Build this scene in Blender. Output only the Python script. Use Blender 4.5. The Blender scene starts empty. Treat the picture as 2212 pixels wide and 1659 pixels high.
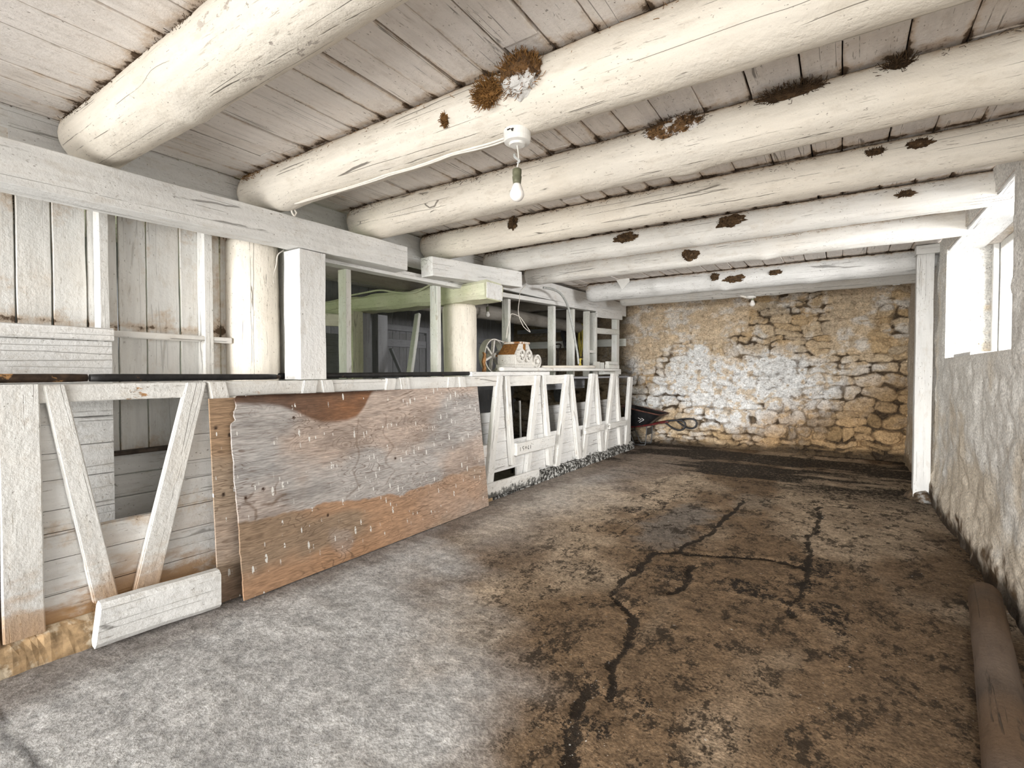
import bpy, bmesh, math, random
import numpy as np
from mathutils import Vector, Matrix, noise as mnoise

# ------------------------------------------------------------------ camera
S = bpy.context.scene
COL = S.collection
CAMH = 1.36
FPX, PCX, PCY = 1077.0, 1106.0, 829.5
YAW, PITCH = math.atan(714 / 1077), math.atan(24.5 / 1077)
FW = Vector((-math.sin(YAW) * math.cos(PITCH), math.cos(YAW) * math.cos(PITCH), -math.sin(PITCH)))
RT = Vector((math.cos(YAW), math.sin(YAW), 0))
UP = RT.cross(FW)
cd = bpy.data.cameras.new('camera')
cam = bpy.data.objects.new('camera', cd)
COL.objects.link(cam)
cd.sensor_fit = 'HORIZONTAL'
cd.sensor_width = 36
cd.lens = FPX / 2212 * 36
cd.clip_start = 0.02
cam.matrix_world = Matrix(((RT.x, UP.x, -FW.x, 0), (RT.y, UP.y, -FW.y, 0), (RT.z, UP.z, -FW.z, CAMH), (0, 0, 0, 1)))
S.camera = cam

# ------------------------------------------------------------------ world, lights, exposure
w = bpy.data.worlds.new('world')
S.world = w
w.use_nodes = True
wb = w.node_tree.nodes['Background']
wb.inputs[0].default_value = (0.93, 0.97, 1.0, 1)
wb.inputs[1].default_value = 0.75
S.view_settings.view_transform = 'Standard'
S.view_settings.look = 'None'
S.view_settings.gamma = 1
S.view_settings.exposure = 0.40


def area(name, loc, target, sx, sy, power, color=(1, 1, 1)):
    l = bpy.data.lights.new(name, 'AREA')
    l.shape = 'RECTANGLE'
    l.size, l.size_y = sx, sy
    l.energy = power
    l.color = color
    o = bpy.data.objects.new(name, l)
    COL.objects.link(o)
    o.location = loc
    o.rotation_euler = (Vector(target) - Vector(loc)).to_track_quat('-Z', 'Y').to_euler()
    return o


area('added_front_light', (-1.2, -24.0, 2.6), (-1.2, 6.0, 1.3), 12.0, 5.0, 9300, (1.0, 0.985, 0.96))  # added lamp behind the viewer, set far off for even brightness; source unseen
area('added_low_front_fill', (-1.0, -7.5, 0.05), (-1.2, 5.0, 2.7), 7.5, 4.5, 1000, (1.0, 0.97, 0.92))  # added low lamp aimed upward to brighten ceiling and joists
area('daylight_window', (2.9, 5.0, 2.4), (-1.7, 7.2, 1.2), 2.8, 1.6, 430, (1.0, 0.98, 0.95))
area('added_floor_fill', (0.76, 1.6, 1.85), (-1.0, 2.2, -0.6), 1.8, 0.7, 16, (1.0, 0.98, 0.96))  # added lamp inside the room to brighten the floor; no window there
area('daylight_left_room', (-4.9, 1.2, 1.9), (-4.3, 5.0, 1.9), 1.2, 1.0, 13, (0.86, 1.0, 0.66))

# ------------------------------------------------------------------ helpers: numeric noise
def _h(ix, iy, s):
    n = (ix.astype(np.int64) * 374761393 + iy.astype(np.int64) * 668265263 + s * 1442695041) & 0xFFFFFFFF
    n = ((n ^ (n >> 13)) * 1274126177) & 0xFFFFFFFF
    n = n ^ (n >> 16)
    return (n & 0xFFFF) / 65535.0


def vnoise(x, y, s=0):
    x = np.asarray(x, float); y = np.asarray(y, float)
    ix, iy = np.floor(x), np.floor(y)
    fx, fy = x - ix, y - iy
    fx = fx * fx * (3 - 2 * fx); fy = fy * fy * (3 - 2 * fy)
    a, b, c, d = _h(ix, iy, s), _h(ix + 1, iy, s), _h(ix, iy + 1, s), _h(ix + 1, iy + 1, s)
    return (a * (1 - fx) + b * fx) * (1 - fy) + (c * (1 - fx) + d * fx) * fy


def fbm(x, y, o=4, s=0, g=0.5):
    t = 0; a = 1; n = 0
    for i in range(o):
        t = t + a * vnoise(np.asarray(x) * 2 ** i, np.asarray(y) * 2 ** i, s + i * 7); n += a; a *= g
    return t / n


def sst(v, lo, hi):
    t = np.clip((v - lo) / np.maximum(hi - lo, 1e-4), 0, 1)
    return t * t * (3 - 2 * t)


def segdist(x, y, pts):
    d = np.full(np.shape(x), 1e9)
    for (ax, ay), (bx, by) in zip(pts[:-1], pts[1:]):
        vx, vy = bx - ax, by - ay
        t = np.clip(((x - ax) * vx + (y - ay) * vy) / (vx * vx + vy * vy + 1e-9), 0, 1)
        d = np.minimum(d, np.hypot(x - ax - t * vx, y - ay - t * vy))
    return d


# photograph pixel -> point on a plane of the place
def ray(px, py): return FW + RT * ((px - PCX) / FPX) - UP * ((py - PCY) / FPX)
def onX(px, py, X): d = ray(px, py); return Vector((0, 0, CAMH)) + d * (X / d.x)
def onY(px, py, Y): d = ray(px, py); return Vector((0, 0, CAMH)) + d * (Y / d.y)
def onZ(px, py, Z=0.0): d = ray(px, py); return Vector((0, 0, CAMH)) + d * ((Z - CAMH) / d.z)


# ------------------------------------------------------------------ helpers: materials
class NB:
    def __init__(self, name):
        self.m = bpy.data.materials.new(name)
        self.m.use_nodes = True
        self.t = self.m.node_tree
        self.t.nodes.clear()
        self.out = self.n('ShaderNodeOutputMaterial')

    def n(self, kind, **kw):
        k = self.t.nodes.new(kind)
        for a, v in kw.items(): setattr(k, a, v)
        return k

    def l(self, a, b): self.t.links.new(a, b)

    def put(self, sock, v):
        if hasattr(v, 'is_output'): self.l(v, sock)
        elif isinstance(v, (tuple, list)) and len(v) == 3 and sock.type == 'RGBA': sock.default_value = (*v, 1)
        else: sock.default_value = v

    def noise(self, vec, scale, detail=3, rough=0.55, dist=0.0):
        k = self.n('ShaderNodeTexNoise')
        self.l(vec, k.inputs['Vector'])
        k.inputs['Scale'].default_value = scale; k.inputs['Detail'].default_value = detail
        k.inputs['Roughness'].default_value = rough; k.inputs['Distortion'].default_value = dist
        return k.outputs[0]

    def voro(self, vec, scale, out='Distance', feature='F1', rnd=1.0):
        k = self.n('ShaderNodeTexVoronoi', feature=feature)
        self.l(vec, k.inputs['Vector']); k.inputs['Scale'].default_value = scale
        k.inputs['Randomness'].default_value = rnd
        return k.outputs[out]

    def math(self, op, a, b=0.0, clamp=False):
        k = self.n('ShaderNodeMath', operation=op, use_clamp=clamp)
        self.put(k.inputs[0], a); self.put(k.inputs[1], b)
        return k.outputs[0]

    def step(self, v, lo, hi, a=0.0, b=1.0):
        k = self.n('ShaderNodeMapRange', interpolation_type='SMOOTHSTEP')
        self.put(k.inputs['Value'], v)
        k.inputs['From Min'].default_value = lo; k.inputs['From Max'].default_value = hi
        k.inputs['To Min'].default_value = a; k.inputs['To Max'].default_value = b
        return k.outputs['Result']

    def mix(self, f, a, b, blend='MIX'):
        k = self.n('ShaderNodeMix', data_type='RGBA', blend_type=blend)
        self.put(k.inputs[0], f); self.put(k.inputs[6], a); self.put(k.inputs[7], b)
        return k.outputs[2]

    def mapping(self, vec, scale):
        k = self.n('ShaderNodeVectorMath', operation='MULTIPLY')
        self.l(vec, k.inputs[0]); k.inputs[1].default_value = scale
        return k.outputs[0]

    def coords(self):
        tc = self.n('ShaderNodeTexCoord').outputs['Object']
        oi = self.n('ShaderNodeObjectInfo').outputs['Random']
        gi = self.n('ShaderNodeNewGeometry').outputs['Random Per Island']
        r = self.math('ADD', self.math('MULTIPLY', oi, 31.7), self.math('MULTIPLY', gi, 53.3))
        c = self.n('ShaderNodeCombineXYZ')
        self.l(r, c.inputs[0]); self.l(self.math('MULTIPLY', r, 1.7), c.inputs[1]); self.l(self.math('MULTIPLY', r, 2.3), c.inputs[2])
        a = self.n('ShaderNodeVectorMath', operation='ADD')
        self.l(tc, a.inputs[0]); self.l(c.outputs[0], a.inputs[1])
        return a.outputs[0], gi

    def pos(self): return self.n('ShaderNodeNewGeometry').outputs['Position']

    def sep(self, v):
        k = self.n('ShaderNodeSeparateXYZ'); self.l(v, k.inputs[0]); return k.outputs

    def finish(self, color, rough=0.8, height=None, bump=0.3, dist=0.01, metal=0.0, spec=0.25):
        p = self.n('ShaderNodeBsdfPrincipled')
        self.put(p.inputs['Base Color'], color); self.put(p.inputs['Roughness'], rough)
        self.put(p.inputs['Metallic'], metal); p.inputs['Specular IOR Level'].default_value = spec
        if height is not None:
            b = self.n('ShaderNodeBump'); b.inputs['Strength'].default_value = bump; b.inputs['Distance'].default_value = dist
            self.l(height, b.inputs['Height']); self.l(b.outputs[0], p.inputs['Normal'])
        self.l(p.outputs[0], self.out.inputs[0])
        return self.m


MATS = {}


def whitewash(name, axis='X', base=(0.80, 0.79, 0.76), warm=(0.70, 0.60, 0.47), grime=0.35, crack=1.0, peel=0.25,
              speck=0.5, foot=0.0, bare=(0.34, 0.29, 0.24), mould=0.0, green_spill=0.0):
    b = NB(name)
    v, gi = b.coords()
    def ax(a, o=1.0): return tuple(a if c == axis else o for c in 'XYZ')
    st = b.mapping(v, ax(0.10))
    st2 = b.mapping(v, ax(0.022))
    grain = b.noise(st, 30, 5, 0.6)
    col = b.mix(b.step(grain, 0.34, 0.68, 0, 0.40), base, tuple(c * 0.74 for c in base))
    blot = b.noise(v, 2.1, 5, 0.6)
    col = b.mix(b.step(blot, 0.46, 0.78, 0, grime), col, warm)
    tone = b.noise(v, 0.9, 2)
    col = b.mix(b.step(tone, 0.35, 0.7, 0, 0.12), col, (0.62, 0.64, 0.66))
    # bare wood where the wash has come off
    pn = b.noise(b.mapping(v, ax(0.5)), 9, 7, 0.68)
    pm = b.math('MULTIPLY', b.step(pn, 0.66 - 0.05 * peel, 0.70 - 0.05 * peel), b.step(b.noise(v, 1.3, 2), 0.40, 0.62))
    pm = b.math('MULTIPLY', pm, min(1, peel * 2.2))
    col = b.mix(pm, col, b.mix(grain, bare, tuple(c * 1.9 for c in bare)))
    # drying cracks along the grain
    wob = b.n('ShaderNodeVectorMath', operation='ADD')
    b.l(b.mapping(v, ax(0.014)), wob.inputs[0])
    wn = b.n('ShaderNodeCombineXYZ'); wv_ = b.math('MULTIPLY', b.noise(b.mapping(v, ax(0.6)), 3.5, 3), 0.012)
    for q_ in range(3): b.l(wv_, wn.inputs[q_])
    b.l(wn.outputs[0], wob.inputs[1])
    cn = b.voro(wob.outputs[0], 15, 'Distance', 'DISTANCE_TO_EDGE')
    cm = b.math('MULTIPLY', b.step(cn, 0.006, 0.017, 0.75, 0), b.step(b.noise(b.mapping(v, ax(0.25)), 5.4, 5, 0.65), 0.51, 0.57))
    cm = b.math('MULTIPLY', cm, crack)
    col = b.mix(cm, col, (0.055, 0.045, 0.035))
    # fly specks and dirt nibs
    sn = b.noise(b.mapping(v, ax(0.5)), 95, 3, 0.55)
    sm = b.math('MULTIPLY', b.step(sn, 0.655, 0.70), b.step(b.noise(v, 4.1, 3), 0.36, 0.58))
    col = b.mix(b.math('MULTIPLY', sm, speck), col, (0.085, 0.06, 0.035))
    # short dark dashes along the grain, mottled patches of thin wash
    dn = b.noise(b.mapping(v, ax(0.09)), 120, 3, 0.6)
    dm = b.math('MULTIPLY', b.step(dn, 0.625, 0.675), b.step(b.noise(v, 2.6, 4, 0.6), 0.44, 0.62))
    col = b.mix(b.math('MULTIPLY', dm, 0.55 * min(1, speck + 0.3)), col, (0.16, 0.12, 0.085))
    mt = b.noise(b.mapping(v, ax(0.4)), 17, 7, 0.7)
    col = b.mix(b.step(mt, 0.50, 0.70, 0, 0.28), col, tuple(c * 0.62 for c in warm))
    # brown dirt lodged in corners and along seams
    da = b.n('ShaderNodeAttribute'); da.attribute_name = 'Dirt'
    dv = b.math('ADD', da.outputs['Fac'], b.math('MULTIPLY', b.math('SUBTRACT', b.noise(v, 13, 7, 0.72), 0.5), 1.7))
    has = b.step(da.outputs['Fac'], 0.02, 0.2)
    col = b.mix(b.math('MULTIPLY', b.step(dv, 0.22, 0.75, 0, 0.62), has), col, (0.50, 0.36, 0.23))
    col = b.mix(b.math('MULTIPLY', b.step(dv, 0.66, 0.86, 0, 0.92), has), col, (0.075, 0.042, 0.02))
    P = b.sep(b.pos())
    if foot:
        f = b.math('MULTIPLY', b.step(P[2], 0.12, 0.62, 1, 0), b.step(b.math('ADD', b.noise(b.mapping(b.pos(), (1, 1, 2.5)), 3.2, 5, 0.62), b.step(P[2], 0.14, 0.40, 0.22, 0)), 0.44, 0.66))
        col = b.mix(b.math('MULTIPLY', f, foot), col, b.mix(grain, (0.24, 0.11, 0.035), (0.56, 0.34, 0.15)))
    if mould:
        f = b.math('ADD', b.step(P[2], 0.0, 0.36, 1.0, 0.0), b.math('MULTIPLY', b.math('SUBTRACT', b.noise(v, 14, 6, 0.7), 0.5), 1.5))
        col = b.mix(b.math('MULTIPLY', b.step(f, 0.72, 0.98), mould), col, (0.045, 0.045, 0.04))
    if green_spill:  # green light of the left room mixed into the wash colour
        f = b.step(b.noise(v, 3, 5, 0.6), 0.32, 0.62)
        col = b.mix(b.math('MULTIPLY', f, green_spill), col, (0.36, 0.46, 0.20))
    hgt = b.math('SUBTRACT', b.math('ADD', b.math('MULTIPLY', grain, 0.5), b.math('MULTIPLY', b.noise(v, 34, 6, 0.65), 1.1)),
                 b.math('ADD', b.math('MULTIPLY', cm, 1.2), b.math('MULTIPLY', pm, 0.35)))
    MATS[name] = b.finish(col, 0.78, hgt, 0.6, 0.008)
    return MATS[name]


whitewash('bark_log', 'X', (0.135, 0.085, 0.05), warm=(0.05, 0.035, 0.024), grime=0.8, crack=1.0, peel=0.5, speck=0.9, bare=(0.06, 0.042, 0.03))
COOL = (0.80, 0.80, 0.79)
CREAM = (0.82, 0.765, 0.675)
whitewash('wash_log', 'X', CREAM, grime=0.30, crack=1.0, peel=0.25, speck=0.6)
whitewash('wash_log_flaking', 'X', CREAM, grime=0.35, crack=1.0, peel=1.25, speck=0.6, bare=(0.30, 0.265, 0.235))
whitewash('wash_log_cool', 'X', (0.80, 0.785, 0.75), grime=0.3, crack=1.0, peel=0.3, speck=0.6)
whitewash('wash_log_grey', 'X', (0.72, 0.72, 0.71), warm=(0.45, 0.45, 0.44), grime=0.6, crack=0.8, peel=0.8, speck=0.9, bare=(0.27, 0.27, 0.265))
whitewash('wash_beam', 'X', COOL, grime=0.12, crack=0.8, peel=0.10, speck=0.6)
whitewash('wash_slat', 'X', (0.78, 0.775, 0.75), grime=0.3, crack=0.8, peel=0.45, speck=0.7, foot=0.8)
whitewash('wash_rail', 'X', (0.78, 0.775, 0.75), grime=0.3, crack=0.8, peel=0.9, speck=0.9, bare=(0.30, 0.17, 0.08))
whitewash('wash_slat_far', 'X', (0.78, 0.775, 0.75), grime=0.15, crack=0.8, peel=0.35, speck=0.9, mould=0.9)
whitewash('wash_panel', 'Y', (0.79, 0.785, 0.77), grime=0.25, crack=0.7, peel=0.25, speck=0.6, foot=0.95)
whitewash('wash_panel_far', 'Y', (0.80, 0.80, 0.79), grime=0.08, crack=0.8, peel=0.25, speck=0.9, mould=1.0)
whitewash('wash_board_z', 'Z', (0.77, 0.765, 0.74), grime=0.25, crack=0.35, peel=0.08, speck=0.45)
whitewash('wash_board_y', 'Y', (0.77, 0.775, 0.77), grime=0.15, crack=0.7, peel=0.2, speck=0.6)
whitewash('wash_ceiling', 'Y', (0.84, 0.79, 0.75), warm=(0.68, 0.58, 0.48), grime=0.4, crack=0.9, peel=0.2, speck=0.7)
whitewash('wash_stud', 'X', (0.78, 0.78, 0.76), grime=0.3, crack=0.7, peel=0.3, speck=0.8, green_spill=0.10)
whitewash('wash_green_lit', 'X', (0.70, 0.69, 0.55), warm=(0.36, 0.31, 0.12), grime=0.45, crack=0.7, peel=0.25, speck=0.8, green_spill=0.22)  # green light falling on beam and posts is put into this colour
whitewash('wash_timber', 'X', (0.80, 0.80, 0.785), grime=0.15, crack=0.8, peel=0.12, speck=0.7)
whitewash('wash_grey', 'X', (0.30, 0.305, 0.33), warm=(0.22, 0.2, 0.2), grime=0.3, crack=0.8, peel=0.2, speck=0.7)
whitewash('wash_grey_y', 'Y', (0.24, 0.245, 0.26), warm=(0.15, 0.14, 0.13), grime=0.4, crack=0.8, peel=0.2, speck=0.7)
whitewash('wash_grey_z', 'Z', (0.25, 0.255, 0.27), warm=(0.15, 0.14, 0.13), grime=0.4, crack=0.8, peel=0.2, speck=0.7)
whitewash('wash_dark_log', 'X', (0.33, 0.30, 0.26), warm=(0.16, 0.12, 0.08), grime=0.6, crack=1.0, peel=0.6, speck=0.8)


def simple(name, color, rough=0.7, metal=0.0, var=0.25, scale=20, bump=0.25, second=None, thr=(0.45, 0.65), spec=0.3):
    b = NB(name)
    v, gi = b.coords()
    n = b.noise(v, scale, 5, 0.6)
    col = b.mix(b.step(n, 0.3, 0.7, 0, 1), tuple(c * (1 - var) for c in color), tuple(min(1, c * (1 + var)) for c in color))
    if second: col = b.mix(b.step(b.noise(v, scale * 0.6, 6, 0.65), *thr), col, second)
    MATS[name] = b.finish(col, rough, n, bump, 0.004, metal, spec)
    return MATS[name]


simple('porcelain', (0.80, 0.79, 0.76), 0.35, var=0.05, second=(0.35, 0.33, 0.3), thr=(0.68, 0.75))
simple('bulb_glass', (0.86, 0.83, 0.80), 0.12, var=0.03, bump=0.0, spec=0.6)
simple('socket_brass', (0.14, 0.14, 0.09), 0.55, 0.3, second=(0.3, 0.3, 0.22))
simple('cable_white', (0.78, 0.74, 0.68), 0.5, var=0.08, bump=0.1)
simple('cable_dark', (0.05, 0.05, 0.05), 0.5, var=0.2)
simple('cable_grey', (0.42, 0.43, 0.42), 0.5, var=0.15)
simple('rope_yellow', (0.55, 0.45, 0.10), 0.8, var=0.2)
simple('straw_brown', (0.20, 0.10, 0.03), 0.9, var=0.6, scale=8)
simple('straw_dark', (0.060, 0.036, 0.018), 0.95, var=0.6, scale=8)
simple('straw_pale', (0.55, 0.42, 0.22), 0.9, var=0.4, scale=8)
simple('nest_mud', (0.16, 0.09, 0.04), 0.95, var=0.5, scale=30, bump=0.8, second=(0.72, 0.70, 0.68), thr=(0.50, 0.58))
nb = NB('nest_mud_big')
nv, _g = nb.coords()
nn = nb.noise(nv, 42, 6, 0.72)
nz_ = nb.sep(nb.pos())[2]
lowm = nb.math('ADD', nb.step(nz_, 2.56, 2.66, 0.42, -0.25), nb.math('SUBTRACT', nn, 0.12))
ncol = nb.mix(nb.step(nn, 0.35, 0.65), (0.06, 0.035, 0.018), (0.24, 0.13, 0.055))
ncol = nb.mix(nb.step(lowm, 0.46, 0.60), ncol, (0.72, 0.71, 0.69))
MATS['nest_mud_big'] = nb.finish(ncol, 0.95, nn, 1.0, 0.01)
simple('nest_dark', (0.075, 0.045, 0.022), 0.95, var=0.6, scale=45, bump=0.9, second=(0.35, 0.27, 0.2), thr=(0.62, 0.7))
simple('bark_black', (0.018, 0.017, 0.017), 0.55, var=0.4, scale=25, second=(0.30, 0.15, 0.06), thr=(0.66, 0.72))
simple('pole_end', (0.42, 0.24, 0.09), 0.8)
simple('pole_bark_brown', (0.045, 0.028, 0.018), 0.65, var=0.5, scale=25, second=(0.40, 0.22, 0.09), thr=(0.52, 0.6))
simple('cast_white', (0.66, 0.64, 0.60), 0.7, var=0.12, scale=45, second=(0.16, 0.10, 0.05), thr=(0.63, 0.68))
simple('cast_rusty_white', (0.62, 0.56, 0.50), 0.75, var=0.15, scale=30, second=(0.27, 0.12, 0.04), thr=(0.48, 0.60))
simple('rust', (0.23, 0.105, 0.03), 0.85, var=0.35, scale=40, second=(0.42, 0.25, 0.1), thr=(0.6, 0.7))
simple('burlap', (0.36, 0.19, 0.08), 0.95, var=0.4, scale=25)
simple('barrow_black', (0.012, 0.012, 0.013), 0.35, var=0.3, second=(0.06, 0.03, 0.02), thr=(0.6, 0.75))
simple('barrow_rim', (0.085, 0.035, 0.025), 0.6, var=0.4)
simple('barrow_red', (0.09, 0.008, 0.008), 0.5, var=0.4, second=(0.03, 0.015, 0.012), thr=(0.5, 0.65))
simple('grip_black', (0.012, 0.012, 0.014), 0.45, var=0.2)
simple('mark_white', (0.75, 0.75, 0.75), 0.7, var=0.1)
simple('mark_dark', (0.04, 0.035, 0.03), 0.8, var=0.2)
simple('paper', (0.80, 0.80, 0.78), 0.8, var=0.04)
simple('steel_dark', (0.10, 0.10, 0.10), 0.6, 0.5)
simple('dark_wood', (0.06, 0.045, 0.035), 0.8, var=0.4)
simple('void', (0.012, 0.011, 0.010), 0.95, var=0.2)
simple('tyre', (0.02, 0.02, 0.02), 0.8)
simple('curb_rot', (0.40, 0.275, 0.155), 0.95, var=0.45, scale=14, bump=0.8, second=(0.66, 0.56, 0.42), thr=(0.5, 0.62))
simple('curb_mould', (0.55, 0.55, 0.53), 0.95, var=0.3, scale=38, bump=0.8, second=(0.035, 0.033, 0.03), thr=(0.38, 0.54))
simple('trough_dirt', (0.10, 0.07, 0.045), 0.95, var=0.6, scale=14, bump=0.9, second=(0.36, 0.36, 0.35), thr=(0.52, 0.64))
simple('floor_log', (0.135, 0.085, 0.05), 0.85, var=0.45, scale=9, bump=0.8, second=(0.05, 0.036, 0.026), thr=(0.5, 0.65))
simple('cut_end', (0.40, 0.33, 0.22), 0.85, var=0.3, scale=20)


def attr_mat(name, scale, var, bump, dist, specks=None, rough=0.9, grain=None):
    b = NB(name)
    a = b.n('ShaderNodeAttribute'); a.attribute_name = 'Col'
    tc = b.n('ShaderNodeTexCoord').outputs['Object']
    v = b.mapping(tc, grain) if grain else tc
    n = b.noise(v, scale, 7, 0.66)
    n2 = b.noise(v, scale * 4.3, 5, 0.6)
    col = b.mix(b.step(n, 0.3, 0.7, var, 0), a.outputs['Color'], (0, 0, 0))
    k = b.n('ShaderNodeMix', data_type='RGBA', blend_type='MULTIPLY'); k.inputs[0].default_value = 1
    b.l(col, k.inputs[6]); b.l(b.mix(b.step(n2, 0.3, 0.7), (0.72, 0.72, 0.72), (1.22, 1.22, 1.22)), k.inputs[7])
    col = k.outputs[2]
    rgh = rough
    if specks: col = specks(b, tc, col)
    h = b.math('ADD', n, b.math('MULTIPLY', n2, 0.5))
    MATS[name] = b.finish(col, rgh, h, bump, dist)
    return MATS[name]


def floor_specks(b, tc, col):
    # muck trodden into ragged clusters, gaps and puddles, chaff and flakes of whitewash
    g = b.n('ShaderNodeAttribute'); g.attribute_name = 'Muck'
    dk = b.n('ShaderNodeAttribute'); dk.attribute_name = 'Dark'
    m = b.mapping(tc, (1.0, 0.6, 1))
    hi = b.noise(tc, 75, 6, 0.75)
    mid = b.noise(m, 24, 6, 0.7)
    lowf = b.noise(m, 5.5, 4, 0.6)
    f = b.math('ADD', b.math('ADD', b.math('MULTIPLY', lowf, 0.36), b.math('MULTIPLY', mid, 0.38)), b.math('MULTIPLY', hi, 0.26))
    fine = b.math('MULTIPLY', b.step(hi, 0.42, 0.60, 0, 0.70), b.math('ADD', b.math('MULTIPLY', g.outputs['Fac'], 0.75), 0.25))
    col = b.mix(fine, col, b.mix(0.5, col, (0.02, 0.013, 0.008), 'MULTIPLY'))
    mk = b.math('MULTIPLY', b.step(f, 0.505, 0.56), g.outputs['Fac'])
    col = b.mix(b.math('MULTIPLY', mk, 0.88), col, (0.026, 0.018, 0.011))
    dd = b.math('ADD', dk.outputs['Fac'], b.math('ADD', b.math('MULTIPLY', b.math('SUBTRACT', mid, 0.5), 1.5), b.math('MULTIPLY', b.math('SUBTRACT', hi, 0.5), 1.3)))
    dm = b.math('MULTIPLY', b.step(dd, 0.50, 0.68), b.step(dk.outputs['Fac'], 0.02, 0.2))
    col = b.mix(b.math('MULTIPLY', dm, 0.92), col, (0.018, 0.013, 0.009))
    fl = b.math('MULTIPLY', b.step(b.noise(tc, 120, 1, 0.5), 0.735, 0.77), b.step(b.noise(tc, 2.0, 3), 0.36, 0.6))
    col = b.mix(b.math('MULTIPLY', fl, 0.8), col, (0.66, 0.60, 0.50))
    ch = b.math('MULTIPLY', b.step(b.noise(tc, 33, 2, 0.5), 0.735, 0.75), b.step(b.noise(tc, 1.4, 3), 0.45, 0.6))
    col = b.mix(b.math('MULTIPLY', ch, 0.7), col, (0.62, 0.60, 0.56))
    return col


def stone_specks(b, tc, col):
    m = b.step(b.noise(b.mapping(tc, (0.7, 1, 1.3)), 22, 8, 0.75), 0.55, 0.64)
    return b.mix(b.math('MULTIPLY', m, 0.75), col, (0.16, 0.10, 0.05))


def plaster_specks(b, tc, col):
    m = b.step(b.noise(b.mapping(tc, (1, 1, 0.8)), 60, 3, 0.6), 0.65, 0.69)
    sc = b.step(b.noise(tc, 11, 9, 0.78), 0.55, 0.70, 0, 0.26)
    col = b.mix(sc, col, (0.50, 0.40, 0.27))
    return b.mix(b.math('MULTIPLY', m, 0.8), col, (0.085, 0.06, 0.035))


def ply_specks(b, tc, col):
    # growth rings of the veneer and drips of whitewash
    wv = b.noise(b.mapping(tc, (0.55, 2.6, 1)), 2.0, 3, 0.5, 0.6)
    rings = b.math('ABSOLUTE', b.math('SUBTRACT', b.math('FRACT', b.math('MULTIPLY', wv, 34)), 0.5))
    rm = b.math('MULTIPLY', b.step(rings, 0.03, 0.16, 1, 0), b.step(b.noise(tc, 2.2, 3), 0.40, 0.58))
    col = b.mix(b.math('MULTIPLY', rm, 0.6), col, (0.12, 0.075, 0.05))
    tv = b.mapping(tc, (1.0, 0.30, 1))
    k = b.n('ShaderNodeTexVoronoi', voronoi_dimensions='2D'); b.l(tv, k.inputs['Vector']); k.inputs['Scale'].default_value = 13
    cs = b.sep(k.outputs['Color'])
    rad = b.math('MULTIPLY', cs[0], 0.115)
    dr = b.math('MULTIPLY', b.math('LESS_THAN', k.outputs['Distance'], rad), b.math('GREATER_THAN', cs[1], 0.35))
    k2 = b.n('ShaderNodeTexVoronoi', voronoi_dimensions='2D'); b.l(b.mapping(tc, (1.0, 0.22, 1)), k2.inputs['Vector']); k2.inputs['Scale'].default_value = 24
    c2 = b.sep(k2.outputs['Color'])
    dr2 = b.math('MULTIPLY', b.math('LESS_THAN', k2.outputs['Distance'], b.math('MULTIPLY', c2[0], 0.14)), b.math('GREATER_THAN', c2[1], 0.5))
    dr = b.math('MAXIMUM', dr, b.math('MULTIPLY', dr2, b.step(b.noise(tc, 2.3, 3), 0.42, 0.55)))
    dr = b.math('MULTIPLY', dr, b.step(b.noise(tc, 60, 2), 0.40, 0.48))
    fib = b.noise(b.mapping(tc, (0.05, 1, 1)), 110, 4, 0.65)
    col = b.mix(b.step(fib, 0.52, 0.68, 0, 0.5), col, (0.13, 0.08, 0.05))
    col = b.mix(dr, col, (0.80, 0.79, 0.76))
    return col


attr_mat('floor_mat', 16, 0.45, 1.0, 0.016, floor_specks, 0.88)
attr_mat('stone_mat', 11, 0.35, 1.0, 0.03, stone_specks, 0.92)
attr_mat('plaster_mat', 15, 0.12, 0.6, 0.012, plaster_specks, 0.9)
attr_mat('ply_mat', 26, 0.22, 0.35, 0.003, ply_specks, 0.75, (0.12, 1, 1))

gb = NB('window_glass')
tr = gb.n('ShaderNodeBsdfTransparent'); gl = gb.n('ShaderNodeBsdfGlossy'); gl.inputs['Roughness'].default_value = 0.08
mx = gb.n('ShaderNodeMixShader'); mx.inputs[0].default_value = 0.08
gb.l(tr.outputs[0], mx.inputs[1]); gb.l(gl.outputs[0], mx.inputs[2]); gb.l(mx.outputs[0], gb.out.inputs[0])
MATS['window_glass'] = gb.m

# ------------------------------------------------------------------ helpers: objects
WM = {}
I4 = Matrix.Identity(4)


def T(v): return Matrix.Translation(Vector(v))


def tag(o, label=None, cat=None, group=None, kind=None):
    if label: o['label'] = label
    if cat: o['category'] = cat
    if group: o['group'] = group
    if kind: o['kind'] = kind
    return o


def empty(name, loc, label, cat, group=None):
    o = bpy.data.objects.new(name, None)
    o.empty_display_size = 0.1
    COL.objects.link(o)
    o.location = loc
    WM[o.name] = T(loc)
    return tag(o, label, cat, group)


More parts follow.
